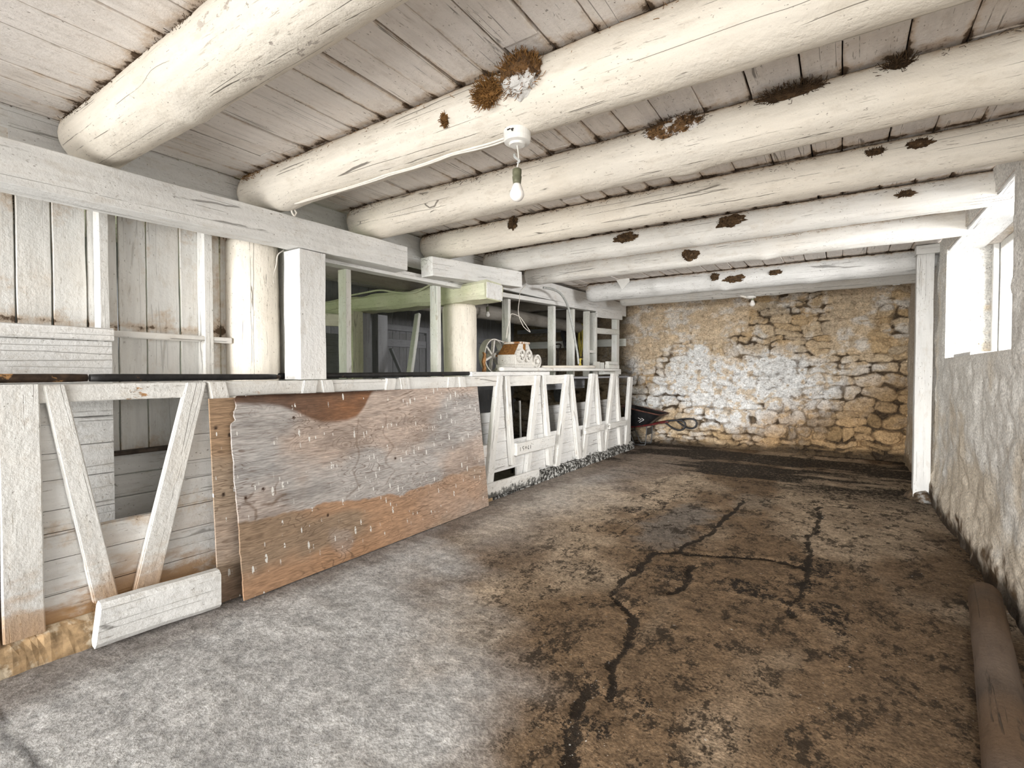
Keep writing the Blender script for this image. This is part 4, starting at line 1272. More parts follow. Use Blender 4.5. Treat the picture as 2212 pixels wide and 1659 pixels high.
curb('curb', 0.1, 4.3, -3.21, -3.115, 0.145, 'curb_rot', 3)['label'] = 'rotten rust stained sill at the near end'
curb('curb', 4.2, 8.68, -3.22, -3.115, 0.12, 'curb_mould', 8)['label'] = 'mouldy black stained sill at the far end'

# timber lying against the foot of the near stall
v, f, M = beam((-3.055, 0.895, 0.113), (-3.01, 1.448, 0.112), 0.09, 0.215, ch=0.035, jit=0.008, seed=60, skew=(0.12, 0))
solo(mesh('foot_timber', v, f, 'wash_timber', frame=M), 'short thick white timber lying on the floor against the near stall', 'timber')

# ------------------------------------------------------------------ plywood sheets
def sheet(name, BL, BR, TL, W_, H_, th, seed, ragged, label, paint):
    BL, BR, TL = Vector(BL), Vector(BR), Vector(TL)
    ex = (BR - BL).normalized(); ey = (TL - BL); ey = (ey - ex * ey.dot(ex)).normalized(); ez = ex.cross(ey)
    M = Matrix(((ex.x, ey.x, ez.x, BL.x), (ex.y, ey.y, ez.y, BL.y), (ex.z, ey.z, ez.z, BL.z), (0, 0, 0, 1)))
    nu, nv = int(W_ / 0.0085), int(H_ / 0.0085)
    u, v = np.meshgrid(np.linspace(0, 1, nu), np.linspace(0, H_, nv))
    left = np.zeros_like(v)
    if ragged:
        rag = (fbm(v[:, :1] * 14, v[:, :1] * 0, 4, seed) - 0.5) * 0.014
        top = sst(v[:, :1], H_ - 0.17, H_ - 0.145) * 0.028 + sst(v[:, :1], H_ - 0.10, H_ - 0.02) * 0.02
        top = top + sst(v[:, :1], H_ - 0.20, H_ - 0.02) * (fbm(v[:, :1] * 40, v[:, :1], 3, 2) - 0.5) * 0.05
        left = rag + top
    x = left * (1 - u) + u * W_
    x = np.where(u < 0.2, left + (u / 0.2) * (0.2 * W_ - left), u * W_)
    C = paint(x, v)
    n = nu * nv
    P = np.concatenate([np.stack([x.ravel(), v.ravel(), np.zeros(n)], 1), np.stack([x.ravel(), v.ravel(), np.full(n, -th)], 1)])
    A = np.array(M)
    Wd = P @ A[:3, :3].T + A[:3, 3]
    F = gridfaces(nu, nv)
    F += [tuple(i + n for i in reversed(q)) for q in gridfaces(nu, nv)]
    ring = [i for i in range(nu)] + [j * nu + nu - 1 for j in range(1, nv)] + [(nv - 1) * nu + i for i in range(nu - 2, -1, -1)] + [j * nu for j in range(nv - 2, 0, -1)]
    for p, q in zip(ring, ring[1:] + ring[:1]): F.append((q, p, p + n, q + n))
    edge = np.concatenate([C.reshape(-1, 3), C.reshape(-1, 3) * 0.6])
    o = mesh(name, Wd, F, 'ply_mat', frame=M, attrs={'Col': np.clip(edge, 0, 1)})
    return tag(o, label, 'plywood')


GREYP = np.array([0.55, 0.52, 0.50]); PINKP = np.array([0.57, 0.465, 0.40]); ORNG = np.array([0.52, 0.30, 0.165]); DKBR = np.array([0.16, 0.065, 0.022])


def paint_front(x, y):
    H_, W_ = 1.225, 2.52
    n1 = fbm(x * 1.4, y * 2.2, 5, 3)[..., None]
    c = GREYP * (1 - sst(n1, 0.42, 0.62)) + PINKP * sst(n1, 0.42, 0.62)
    c = c * (1 - 0.25 * sst(fbm(x * 2.2, y * 9, 4, 12), 0.5, 0.7)[..., None])
    blu = (1 - sst(np.hypot((x - 0.16) / 0.3, (y - 0.62) / 0.4), 0.4, 1.0))[..., None]
    c = c * (1 - 0.3 * blu) + np.array([0.38, 0.39, 0.40]) * 0.3 * blu
    # tide line: the lower part stayed damp
    line = 0.43 - 0.055 * x / W_ + 0.03 * np.sin(x * 2.6 + 1) + (fbm(x * 3, x * 0, 4, 5) - 0.5) * 0.10 + (fbm(x * 22, y * 3, 3, 6) - 0.5) * 0.02
    lo = (1 - sst(y - line, -0.006, 0.010))[..., None]
    oc = ORNG * (1 - sst(fbm(x * 1.5, y * 4, 4, 8), 0.4, 0.65)[..., None]) + np.array([0.36, 0.25, 0.16]) * sst(fbm(x * 1.5, y * 4, 4, 8), 0.4, 0.65)[..., None]
    fade = (0.90 - 0.35 * sst(x, 0.9, 2.4))[..., None]
    c = c * (1 - lo * fade) + oc * lo * fade
    wp = (1 - sst(np.hypot((x - 0.72) / 0.12, (y - 0.16) / 0.12) + (fbm(x * 8, y * 8, 3, 44) - .5), 0.5, 1.1))[..., None] * 0.5
    c = c * (1 - wp) + np.array([0.52, 0.45, 0.41]) * wp
    # soaked brown stain spreading from the top edge
    sx = (x - 0.62) / 0.62
    depth = 0.045 + 0.185 * np.exp(-((x - 0.70) / 0.30) ** 2) + 0.07 * np.exp(-((x - 0.95) / 0.12) ** 2) + (fbm(x * 5, x * 0 + 2, 3, 9) - 0.5) * 0.05
    depth = depth * (1 - sst(x, 1.02, 1.16))
    st = (1 - sst((H_ - y) - depth, -0.02, 0.015))[..., None] * sst(x, -0.02, 0.02)[..., None]
    sc = DKBR * (0.45 + 1.3 * fbm(x * 6, y * 10, 4, 15)[..., None]) * (0.75 + 0.5 * sst(x, 0.5, 0.9)[..., None])
    c = c * (1 - 0.88 * st) + sc * 0.88 * st
    edge = (1 - sst(H_ - y, 0.0, 0.03 + 0.03 * fbm(x * 6, x * 0, 3, 4)))[..., None] * (1 - sst(x, 0.9, 1.6))[..., None]
    c = c * (1 - edge) + np.array([0.045, 0.02, 0.01]) * edge
    # old water runs
    for (pts, wd) in [([(0.97, 1.0), (0.93, 0.86), (0.95, 0.75), (0.86, 0.62), (0.92, 0.52), (0.80, 0.44)], 0.012), ([(1.22, 1.02), (1.20, 0.86), (1.28, 0.76), (1.20, 0.66), (1.26, 0.56), (1.18, 0.48)], 0.012),
                      ([(0.10, 0.62), (0.06, 0.58), (0.13, 0.50), (0.11, 0.46)], 0.013), ([(0.27, 0.66), (0.24, 0.58)], 0.010), ([(0.16, 0.53), (0.32, 0.565)], 0.014)]:
        d = segdist(x + (fbm(x * 9, y * 9, 3, 3) - .5) * 0.08, y + (fbm(x * 9, y * 30, 3, 4) - .5) * 0.05, pts)
        k = (1 - sst(d, 0.001, wd))[..., None] * (0.42 if wd == 0.012 else 0.6)
        c = c * (1 - k) + np.array([0.13, 0.07, 0.03]) * k
    for (a_, b_) in [(0.62, 0.36), (0.055, 0.6), (0.42, 1.06), (0.17, 0.63), (1.3, 0.66)]:
        k = (1 - sst(np.hypot(x - a_, y - b_), 0.008, 0.014))[..., None]
        c = c * (1 - k) + np.array([0.05, 0.025, 0.015]) * k
    return c


def paint_back(x, y):
    n = sst(fbm(x * 2, y * 3, 4, 31), 0.35, 0.65)[..., None]
    c = np.array([0.40, 0.27, 0.17]) * (1 - n) + np.array([0.44, 0.34, 0.25]) * n
    pk = (sst(y, 0.18, 0.3) * (1 - sst(y, 0.42, 0.6)))[..., None]
    c = c * (1 - 0.5 * pk) + np.array([0.55, 0.46, 0.40]) * 0.5 * pk
    low = (1 - sst(y, 0.05, 0.24))[..., None]
    c = c * (1 - 0.6 * low) + np.array([0.23, 0.15, 0.11]) * 0.6 * low
    for (a_, b_) in [(0.055, 0.63), (0.03, 1.03), (0.11, 0.98)]:
        k = (1 - sst(np.hypot(x - a_, y - b_), 0.009, 0.015))[..., None]
        c = c * (1 - k) + np.array([0.05, 0.03, 0.02]) * k
    return c


sheet('plywood_sheet', (-3.030, 1.462, 0.004), (-3.050, 3.90, 0.004), (-3.112, 1.437, 1.195), 2.44, 1.205, 0.012, 4, False,
      'plywood sheet mostly hidden behind the other, showing a narrow brown strip at the left', paint_back)
sheet('plywood_sheet', (-2.945, 1.565, 0.004), (-2.990, 4.085, 0.004), (-3.088, 1.545, 1.212), 2.52, 1.222, 0.012, 5, True,
      'weathered grey and orange plywood sheet with a dark water stain leaning on the stalls', paint_front)

# ------------------------------------------------------------------ poles on top of the stalls
def pole(name, A, B, r0, r1, mat, label, seed, endmat=None, group=None):
    v, f, M = log(A, B, r0, r1, seed=seed, seg=14, step=0.06, lump=0.035, knots=0)
    o = mesh(name, v, f, mat, frame=M, smooth=True)
    tag(o, label, 'pole', group)
    if endmat:
        v, f, M2 = log(Vector(B) - (Vector(B) - Vector(A)).normalized() * 0.004, Vector(B) + (Vector(B) - Vector(A)).normalized() * 0.03, r1 * 0.98, r1 * 0.55, seed=seed + 1, seg=14, step=0.01, lump=0.1, knots=0)
        mesh('cut_end', v, f, endmat, o, frame=M2, smooth=True, label='bare brown cut end')
    return o


pole('dark_pole', (-3.215, -0.9, 1.331), (-3.205, 0.92, 1.334), 0.024, 0.021, 'pole_bark_brown', 'dark brown peeling pole at far left on the stall rail, white flecked', 3)
pole('dark_pole', (-3.205, 0.93, 1.333), (-3.20, 1.93, 1.332), 0.021, 0.019, 'bark_black', 'black pole lying on the stall rail left of the square post', 4, 'pole_bark_brown')
pole('dark_pole', (-3.385, 1.975, 1.336), (-3.40, 2.9, 1.340), 0.021, 0.021, 'bark_black', 'short black pole running behind the square post', 5)
pole('dark_pole', (-3.205, 2.30, 1.337), (-3.20, 4.10, 1.352), 0.021, 0.020, 'bark_black', 'long black pole right of the square post with a brown cut end', 6, 'pole_end')
pole('peeled_pole', (-3.21, 4.60, 1.400), (-3.21, 8.2, 1.408), 0.026, 0.019, 'wash_slat_far', 'long tapering white pole lying on the stalls right of the feed mill', 7)
pole('peeled_pole', (-3.30, 5.68, 1.430), (-3.27, 7.30, 1.452), 0.024, 0.024, 'wash_log', 'second white pole lying behind and above the tapering one', 8)
solo(timber('mill_plank', (-3.235, 4.02, 1.345), (-3.235, 5.64, 1.351), 0.16, 0.042, 'wash_beam', seed=3, ch=0.003), 'white plank under the front of the feed mill', 'plank')
solo(timber('mill_plank', (-3.435, 4.46, 1.340), (-3.435, 5.64, 1.342), 0.23, 0.042, 'wash_beam', seed=9, ch=0.003), 'rear plank under the flywheel side of the feed mill', 'plank')
solo(timber('support_block', (-3.235, 4.04, 1.316), (-3.235, 5.2, 1.320), 0.12, 0.018, 'wash_grey', seed=4), 'thin packing strip under the white plank of the feed mill', 'board')
for k, (y0, y1, z1, lab) in enumerate([(7.68, 7.90, 1.545, 'left upright offcut in the stack at the far end of the stalls'), (7.93, 8.08, 1.535, 'middle upright offcut in the stack at the far end of the stalls')]):
    upright('offcut', -3.47, -3.44, y0, y1, 1.327, z1, 'wash_stud', lab, 'board', 'white offcuts', seed=k)
solo(timber('offcut', (-3.40, 8.10, 1.53), (-3.40, 8.53, 1.53), 0.06, 0.05, 'wash_stud', seed=3), 'topmost lying offcut in the stack at the far end of the stalls', 'board', 'white offcuts')
solo(timber('offcut', (-3.39, 8.08, 1.465), (-3.39, 8.55, 1.465), 0.08, 0.075, 'wash_stud', seed=4), 'middle lying offcut in the stack at the far end of the stalls', 'board', 'white offcuts')
solo(timber('offcut', (-3.37, 7.80, 1.376), (-3.37, 8.55, 1.376), 0.10, 0.095, 'wash_stud', seed=5), 'lowest lying offcut in the stack at the far end of the stalls', 'board', 'white offcuts')

# ------------------------------------------------------------------ feed mill
mill = empty('feed_mill', (-3.42, 5.2, 1.374), 'old white and rusty hand feed mill with flywheel and two gears on the stalls', 'mill')
ZB = 1.374
bev(mesh('plinth', *box(-3.555, -3.262, 5.00, 5.44, ZB, ZB + 0.085), 'cast_white', mill), 0.004)
bev(mesh('body', *box(-3.545, -3.275, 5.02, 5.42, ZB + 0.085, ZB + 0.205), 'cast_white', mill), 0.005)
# hopper: sloping rusty side towards the viewer, roof plate on top
hv = [(-3.545, 5.025, ZB + 0.205), (-3.30, 5.025, ZB + 0.205), (-3.30, 5.415, ZB + 0.205), (-3.545, 5.415, ZB + 0.205),
      (-3.535, 5.14, ZB + 0.338), (-3.31, 5.14, ZB + 0.338), (-3.31, 5.32, ZB + 0.338), (-3.535, 5.32, ZB + 0.338)]
bev(mesh('hopper', hv, [(3, 2, 1, 0), (4, 5, 6, 7), (0, 1, 5, 4), (1, 2, 6, 5), (2, 3, 7, 6), (3, 0, 4, 7)], 'rust', mill), 0.003)
bev(mesh('hopper_end', *prismX([(5.03, ZB + 0.205), (5.42, ZB + 0.205), (5.33, ZB + 0.345), (5.135, ZB + 0.345)], -3.306, -3.286), 'cast_white', mill), 0.003)
bev(mesh('hopper_lid', *box(-3.52, -3.27, 5.125, 5.34, ZB + 0.340, ZB + 0.366), 'cast_rusty_white', mill), 0.003)
bev(mesh('latch', *box(-3.288, -3.268, 5.20, 5.235, ZB + 0.25, ZB + 0.34), 'rust', mill), 0.003)
MX = lambda x, y, z: Matrix(((0, 0, 1, x), (1, 0, 0, y), (0, 1, 0, z), (0, 0, 0, 1)))


def wheel(name, x0, x1, y, z, R, rim, hub, nsp, mat, teeth=0, parent=mill, spw=0.022):
    a = Acc()
    M = MX(x0, y, z)
    wdt = x1 - x0
    seg = 64
    V, F = [], []
    for j in range(seg):
        t = 2 * math.pi * j / seg
        Ro = R * (1 + (0.045 if teeth and (j % 4) < 2 else 0)) if teeth else R
        for (r, h) in [(Ro, 0), (Ro, wdt), (R - rim, wdt), (R - rim, 0)]:
            V.append(M @ Vector((r * math.cos(t), r * math.sin(t), h)))
    for j in range(seg):
        for i in range(4):
            F.append((j * 4 + i, ((j + 1) % seg) * 4 + i, ((j + 1) % seg) * 4 + (i + 1) % 4, j * 4 + (i + 1) % 4))
    a.add(V, F)
    a.add(*lathe([(0.001, -0.012), (hub, -0.012), (hub, wdt + 0.014), (hub * 0.5, wdt + 0.02), (0.001, wdt + 0.02)], 20, M))
    for s in range(nsp):
        t = 2 * math.pi * s / nsp + 0.35
        A = M @ Vector((hub * 0.6 * math.cos(t), hub * 0.6 * math.sin(t), wdt * 0.5))
        B = M @ Vector(((R - rim * 0.6) * math.cos(t), (R - rim * 0.6) * math.sin(t), wdt * 0.5))
        v, f, _ = beam(A, B, spw, wdt * 0.45, up=(1, 0, 0), ch=0.003, jit=0.0005); a.add(v, f)
    return a.build(name, mat, parent)


fly = wheel('flywheel', -3.69, -3.60, 5.045, ZB + 0.195, 0.212, 0.014, 0.035, 6, 'cast_white', spw=0.028)
wheel('gear', -3.272, -3.235, 5.105, ZB + 0.195, 0.078, 0.024, 0.022, 5, 'cast_white', teeth=1, spw=0.018)
wheel('gear', -3.272, -3.235, 5.265, ZB + 0.195, 0.076, 0.024, 0.022, 5, 'cast_white', teeth=1, spw=0.018)
a = Acc()
a.add(*lathe([(0.001, 0), (0.012, 0), (0.012, 0.20), (0.001, 0.20)], 12, MX(-3.72, 5.045, ZB + 0.195)))
a.build('shaft', 'rust', mill)
pl = wheel('belt_pulley', -3.36, -3.25, 5.50, ZB + 0.13, 0.088, 0.02, 0.03, 8, 'cast_white', spw=0.02)
mesh('pulley_disc', *lathe([(0.001, 0), (0.07, 0), (0.07, 0.05), (0.001, 0.05)], 28, MX(-3.33, 5.50, ZB + 0.13)), 'cast_white', pl)
v, f = tube([(-3.62, 5.10, ZB + 0.40), (-3.57, 5.16, ZB + 0.375), (-3.51, 5.20, ZB + 0.352)], 0.008); mesh('handle_rod', v, f, 'cast_white', mill)
V = []
sh = [(0, 0), (0.02, 0.06), (-0.01, 0.12), (0.03, 0.2), (0.01, 0.235), (0.07, 0.22), (0.075, 0.16), (0.055, 0.10), (0.08, 0.04), (0.07, 0)]
o = mesh('burlap_scrap', *prismX([(4.64 + y * 0.8, 1.365 + z) for y, z in sh], -3.50, -3.475), 'burlap')
bev(o, 0.004); tag(o, 'ragged brown scrap of sacking between the round post and the flywheel', 'rag')

# ------------------------------------------------------------------ light bulbs
def bulb_fix(name, top, zbulb, label, boxr=0.062, boxh=0.05, scale=1.0, bd=(0, 0), wire_pts=None):
    top = Vector(top)
    r = empty(name, top, label, 'light bulb')
    mesh('ceiling_box', *lathe([(0.001, -boxh), (boxr * 0.55, -boxh), (boxr * 0.62, -boxh * 0.86), (boxr * 0.94, -boxh * 0.80), (boxr, -boxh * 0.5), (boxr, 0), (0.001, 0)], 32, T(top)), 'porcelain', r, smooth=False)
    b = Vector((top.x + bd[0], top.y + bd[1], zbulb))
    s = scale
    pts = wire_pts or [top + Vector((0, 0, -boxh)), top + Vector((0.006, 0, -boxh - 0.04)), b + Vector((0.008, 0, 0.135 * s)), b + Vector((0, 0, 0.105 * s))]
    v, f = tube(pts, 0.0028 * s, 6); mesh('flex', v, f, 'cable_white', r)
    mesh('lamp_socket', *lathe([(0.001, 0.042), (0.016, 0.042), (0.0175, 0.055), (0.0195, 0.07), (0.0175, 0.076), (0.019, 0.085), (0.019, 0.10), (0.010, 0.106), (0.001, 0.106)], 24, T(b) @ Matrix.Scale(s, 4)), 'socket_brass', r, smooth=True)
    prof = [(0.001, -0.030)] + [(0.030 * math.cos(t), 0.030 * math.sin(t)) for t in np.linspace(-1.45, 0.55, 14)] + [(0.0225, 0.024), (0.0185, 0.034), (0.0150, 0.042), (0.001, 0.043)]
    mesh('bulb', *lathe(prof, 28, T(b) @ Matrix.Scale(s, 4)), 'bulb_glass', r, smooth=True)
    return r


fx = onY(1116, 293, 1.95)
b1 = bulb_fix('hanging_bulb', (fx.x, 1.955, 2.475), 2.185, 'bare bulb in a dark socket hanging from the round white box on the near joist', 0.063, 0.066, 1.12, (0.002, -0.005))
a = Acc()
for (dx, dz, w_) in [(-0.012, -0.014, 0.010), (-0.002, -0.013, 0.006), (0.008, -0.016, 0.013), (0.012, -0.023, 0.006)]:
    a.add(*box(fx.x + dx, fx.x + dx + w_, 1.888, 1.8935, 2.475 + dz - 0.004, 2.475 + dz))
a.build('worn_marks', 'mark_dark', b1)
# tangle of fittings at the flex
v, f = tube([(fx.x - 0.012, 1.95, 2.37), (fx.x - 0.006, 1.945, 2.355), (fx.x + 0.004, 1.95, 2.345), (fx.x + 0.014, 1.952, 2.335), (fx.x + 0.004, 1.95, 2.325)], 0.006, 6)
mesh('wire_joint', v, f, 'cable_grey', b1)
f2 = onY(1621, 627, 8.25)
bulb_fix('hanging_bulb', (f2.x, 8.32, 2.515), 2.40, 'small bare bulb under the last joist before the stone wall', 0.07, 0.035, 1.25, (0.02, 0), None)
v, f = tube([(f2.x - 0.17, 8.29, 2.55), (f2.x - 0.12, 8.28, 2.525), (f2.x - 0.06, 8.29, 2.50)], 0.016, 8)
mesh('conduit_stub', v, f, 'cable_white', bpy.data.objects['hanging_bulb.001'])
bulb_fix('hanging_bulb', (-4.34, 5.9, 2.425), 2.205, 'bare bulb in the dim left room right of the thick round post', 0.075, 0.04, 1.15)

# ------------------------------------------------------------------ cables
def cable(name, pts, r, mat, label, cat='cable', group=None):
    v, f = tube(pts, r, 8)
    return tag(mesh(name, v, f, mat, smooth=True), label, cat, group)


def joist1_under(px, py, off):
    p = onY(px, py, 1.93)
    o, y, zc, r0, r1, xl = jobj[1]
    r = r0 + (r1 - r0) * (p.x - xl) / (0.96 - xl)
    # keep the cable against the round underside
    d = Vector((0, p.y - y, p.z - zc))
    best = min(range(40, 120), key=lambda a_: abs((Vector((p.x, y, zc)) + Vector((0, -math.cos(math.radians(a_)), -math.sin(math.radians(a_)))) * (r + off) - Vector((0, 0, CAMH))).normalized().dot(ray(px, py).normalized()) - 1))
    a_ = math.radians(best)
    return Vector((p.x, y, zc)) + Vector((0, -math.cos(a_), -math.sin(a_))) * (r + off)


pxs = [(640, 458), (662, 441), (700, 433), (742, 425), (800, 402), (832, 386), (880, 377), (925, 360), (968, 339), (1010, 329), (1055, 317), (1092, 303)]
cable('electric_cable', [joist1_under(x, y, 0.007) for x, y in pxs], 0.006, 'cable_white', 'upper one of two white cables clipped along the joist to the light box')
pxs2 = [(632, 452), (655, 452), (702, 440), (745, 431), (805, 409), (838, 392), (885, 383), (930, 365), (975, 342), (1020, 339), (1060, 328), (1094, 310)]
cable('electric_cable', [joist1_under(x, y, 0.010) for x, y in pxs2], 0.006, 'cable_white', 'lower one of two white cables clipped along the joist to the light box')
cable('cable_tail', [onX(x, y, -3.12) for x, y in [(640, 460), (633, 448), (630, 456), (636, 466), (641, 458)]], 0.006, 'cable_white', 'little curled cable end at the left end of the cable pair')
cable('hanging_cable', [onX(x, y, -3.36) for x, y in [(584, 535), (580, 560), (585, 590), (592, 612)]], 0.0045, 'cable_white', 'left white cable drooping by the round log post')
cable('hanging_cable', [onX(x, y, -3.36) for x, y in [(613, 541), (600, 551), (596, 575), (589, 597), (591, 612)]], 0.0045, 'cable_white', 'right white cable drooping by the round log post')
def z4(x, y): return (1060 + x / 6.9125, 600 + y / 6.9125)
cable('wire_loop', [onX(*z4(*p), -3.36) for p in [(520, 118), (470, 170), (436, 225), (430, 320), (415, 420), (412, 500), (425, 580), (450, 650), (500, 740), (590, 812), (540, 730), (480, 640), (440, 590), (380, 555), (325, 540), (298, 556), (285, 640), (250, 760), (235, 900)]],
      0.0042, 'cable_white', 'thin white wire looping down above the feed mill', 'wire')
cable('grey_hose', [onX(*z4(*p), -3.345) for p in [(790, 150), (900, 165), (1000, 205), (1070, 270), (1130, 370), (1165, 470), (1200, 620), (1240, 800), (1262, 950), (1295, 1130), (1312, 1290)]],
      0.016, 'cable_grey', 'grey hose curving down from the joists in front of the studs', 'hose')
a = Acc()
for s in range(5):
    v, f = tube([onX(*z4(1315 + s * 9, 1310), -3.33), onX(*z4(1345 - s * 4, 1245 - s * 8), -3.33), onX(*z4(1335 + s * 8, 1215), -3.33)], 0.006, 6); a.add(v, f)
tag(a.build('twine_knot', 'rope_yellow'), 'knot of yellow and white twine at the foot of the grey hose', 'twine')
cable('beam_cable', [onY(px, py, 4.185 - 0.172) for px, py in [(748, 640), (790, 632), (822, 627), (860, 632), (895, 632), (922, 619), (945, 608), (968, 603)]], 0.011, 'wash_green_lit', 'cable with painted-in green light running along the side of the green cross beam')
bpy.data.objects['beam_cable'].data.materials[0] = MATS['wash_green_lit']

# card on the grey joist
p = [onY(x, y, 7.00) for x, y in [(1330, 603), (1359, 597), (1360, 608), (1344, 626)]]
v = [q for q in p] + [q + Vector((0, 0.006, 0)) for q in p]
o = mesh('paper_card', v, [(0, 1, 2, 3), (7, 6, 5, 4), (0, 4, 5, 1), (1, 5, 6, 2), (2, 6, 7, 3), (3, 7, 4, 0)], 'paper')
tag(o, 'white folded paper card hanging on the grey seventh joist', 'paper')

# ------------------------------------------------------------------ right hand side
upright('corner_post', 0.650, 0.795, 6.87, 7.00, -0.01, 2.62, 'wash_beam', 'tall square white post standing by the right wall beyond the window', seed=70, jit=0.004)
solo(timber('post_cap', (0.64, 6.93, 2.668), (0.90, 6.93, 2.668), 0.16, 0.09, 'wash_beam', seed=71), 'short block wedged between the tall right post and the ceiling', 'block')
U, Vv = np.meshgrid(np.linspace(0, 2 * math.pi, 33), np.linspace(0, 1, 10))
R_ = 0.24 * (1 - Vv * 0.75) * (1 + 0.5 * (fbm(U * 1.3, Vv * 3, 3, 4) - 0.5))
Zm = 0.13 * sst(Vv, 0, 1) + (fbm(U * 3, Vv * 6, 3, 6) - 0.5) * 0.03
o = mesh('dirt_mound', np.stack([(0.74 + R_ * np.cos(U) * 0.75).ravel(), (6.98 + R_ * np.sin(U)).ravel(), (Zm - 0.015).ravel()], 1), gridfaces(33, 10), 'trough_dirt', smooth=True)
tag(o, 'small mound of dirt round the foot of the tall right post', 'dirt')
v, f, M = log((0.705, 3.93, 0.072), (0.36, 1.35, 0.075), 0.072, 0.078, seed=90, lump=0.06, knots=0, step=0.03)
fl = mesh('floor_log', v, f, 'bark_log', frame=M, smooth=True)
tag(fl, 'dark brown log lying on the floor along the right wall', 'log')
v, f, M = log((0.707, 3.945, 0.072), (0.7045, 3.926, 0.072), 0.060, 0.0715, seed=90, lump=0.05, knots=0, step=0.006)
mesh('cut_end', v, f, 'cut_end', fl, frame=M, label='pale rotten cut end')

# ------------------------------------------------------------------ wheelbarrow
wbw = empty('wheelbarrow', (-3.1, 9.05, 0.0), 'black wheelbarrow with red frame and looped handles behind the stall end', 'wheelbarrow')
YC, XT = 9.25, -3.16
def ringpts(hx, hy, cx_, z, r=0.10):
    P = []
    for (sx, sy, a0) in [(1, 1, 0), (-1, 1, 90), (-1, -1, 180), (1, -1, 270)]:
        for t in np.linspace(0, 90, 6):
            an = math.radians(a0 + t)
            P.append((cx_ + sx * (hx - r) + r * math.cos(an), YC + sy * (hy - r) + r * math.sin(an), z))
    return P
rings = [ringpts(0.17, 0.15, XT - 0.10, 0.345), ringpts(0.20, 0.17, XT - 0.10, 0.35), ringpts(0.33, 0.26, XT + 0.02, 0.60), ringpts(0.37, 0.285, XT + 0.05, 0.665)]
for q in range(len(rings[0])):
    for k in (2, 3):
        x, y, z = rings[k][q]; rings[k][q] = (x, y, z - 0.075 * (x - XT) / 0.42)
V, F = [], []
m = len(rings[0])
for rg in rings: V += rg
for rg in reversed(rings): V += [(XT + (x - XT) * 0.97, YC + (y - YC) * 0.97, z + 0.008) for x, y, z in rg]
k = len(rings) * 2
for i in range(k - 1):
    for j in range(m): F.append((i * m + j, i * m + (j + 1) % m, (i + 1) * m + (j + 1) % m, (i + 1) * m + j))
F.append(tuple(range(m - 1, -1, -1))); F.append(tuple((k - 1) * m + j for j in range(m)))
tray = mesh('tray', V, F, 'barrow_black', wbw)
v, f = tube(rings[3][::2], 0.013, 8, closed=True); mesh('rim', v, f, 'barrow_rim', tray)
a = Acc()
for (y0, z0, sgn) in [(0, 0, 1), (0, 0, -1)]:
    v, f = tube([(XT + 0.02, YC - 0.232, 0.49 + sgn * 0.055), (XT + 0.11, YC - 0.237, 0.487), ], 0.004, 6); a.add(v, f)
    v, f = tube([(XT + 0.00, YC - 0.24, 0.49 + sgn * 0.032), (XT + 0.06, YC - 0.24, 0.489), ], 0.003, 6); a.add(v, f)
a.build('arrow_emblem', 'mark_white', tray, label='white outlined arrow mark')
for dx in (0.17, 0.25):
    v, f = tube([(XT + dx, YC - 0.243, 0.53), (XT + dx, YC - 0.243, 0.555)], 0.0045, 6); mesh('bolt_head', v, f, 'mark_white', tray)
for s, dx in ((-1, 0), (1, 0.10)):
    yh = YC + s * 0.20
    v, f = tube([(XT - 0.85, YC + s * 0.05, 0.25), (XT - 0.4, YC + s * 0.12, 0.305), (XT + 0.1, YC + s * 0.17, 0.375), (XT + 0.45, yh, 0.455), (XT + 0.55 + dx, yh, 0.475)], 0.018, 8)
    hd = mesh('handle', v, f, 'barrow_red', wbw)
    x0 = XT + 0.50 + dx
    v, f = tube([(x0, yh, 0.472), (x0 + 0.16, yh, 0.505), (x0 + 0.28, yh, 0.505), (x0 + 0.345, yh, 0.455), (x0 + 0.33, yh, 0.375), (x0 + 0.26, yh, 0.335), (x0 + 0.17, yh, 0.345), (x0 + 0.07, yh, 0.40)], 0.017, 8, closed=True)
    mesh('grip', v, f, 'grip_black', hd)
    xl_ = XT - 0.02
    v, f = tube([(xl_ - 0.22, YC + s * 0.14, 0.34), (xl_ - 0.08, YC + s * 0.17, 0.03), (xl_ - 0.02, YC + s * 0.17, 0.012), (xl_ + 0.09, YC + s * 0.17, 0.012), (xl_ + 0.14, YC + s * 0.17, 0.05), (xl_ + 0.16, YC + s * 0.165, 0.37)], 0.011, 8)
    mesh('leg', v, f, 'steel_dark', wbw)
v, f = tube([(XT + 0.12, YC - 0.17, 0.20), (XT + 0.12, YC + 0.17, 0.20)], 0.010, 8); mesh('leg_brace', v, f, 'steel_dark', wbw)
mesh('brace_plate', *box(XT + 0.125, XT + 0.132, YC - 0.15, YC + 0.15, 0.20, 0.32), 'steel_dark', wbw)
MY = lambda x, y, z: Matrix(((1, 0, 0, x), (0, 0, -1, y), (0, 1, 0, z), (0, 0, 0, 1)))
mesh('wheel', *lathe([(0.001, -0.03), (0.11, -0.03), (0.15, -0.045), (0.185, -0.03), (0.195, 0), (0.185, 0.03), (0.15, 0.045), (0.11, 0.03), (0.001, 0.03)], 32, MY(XT - 0.82, YC, 0.197)), 'tyre', wbw, smooth=True)

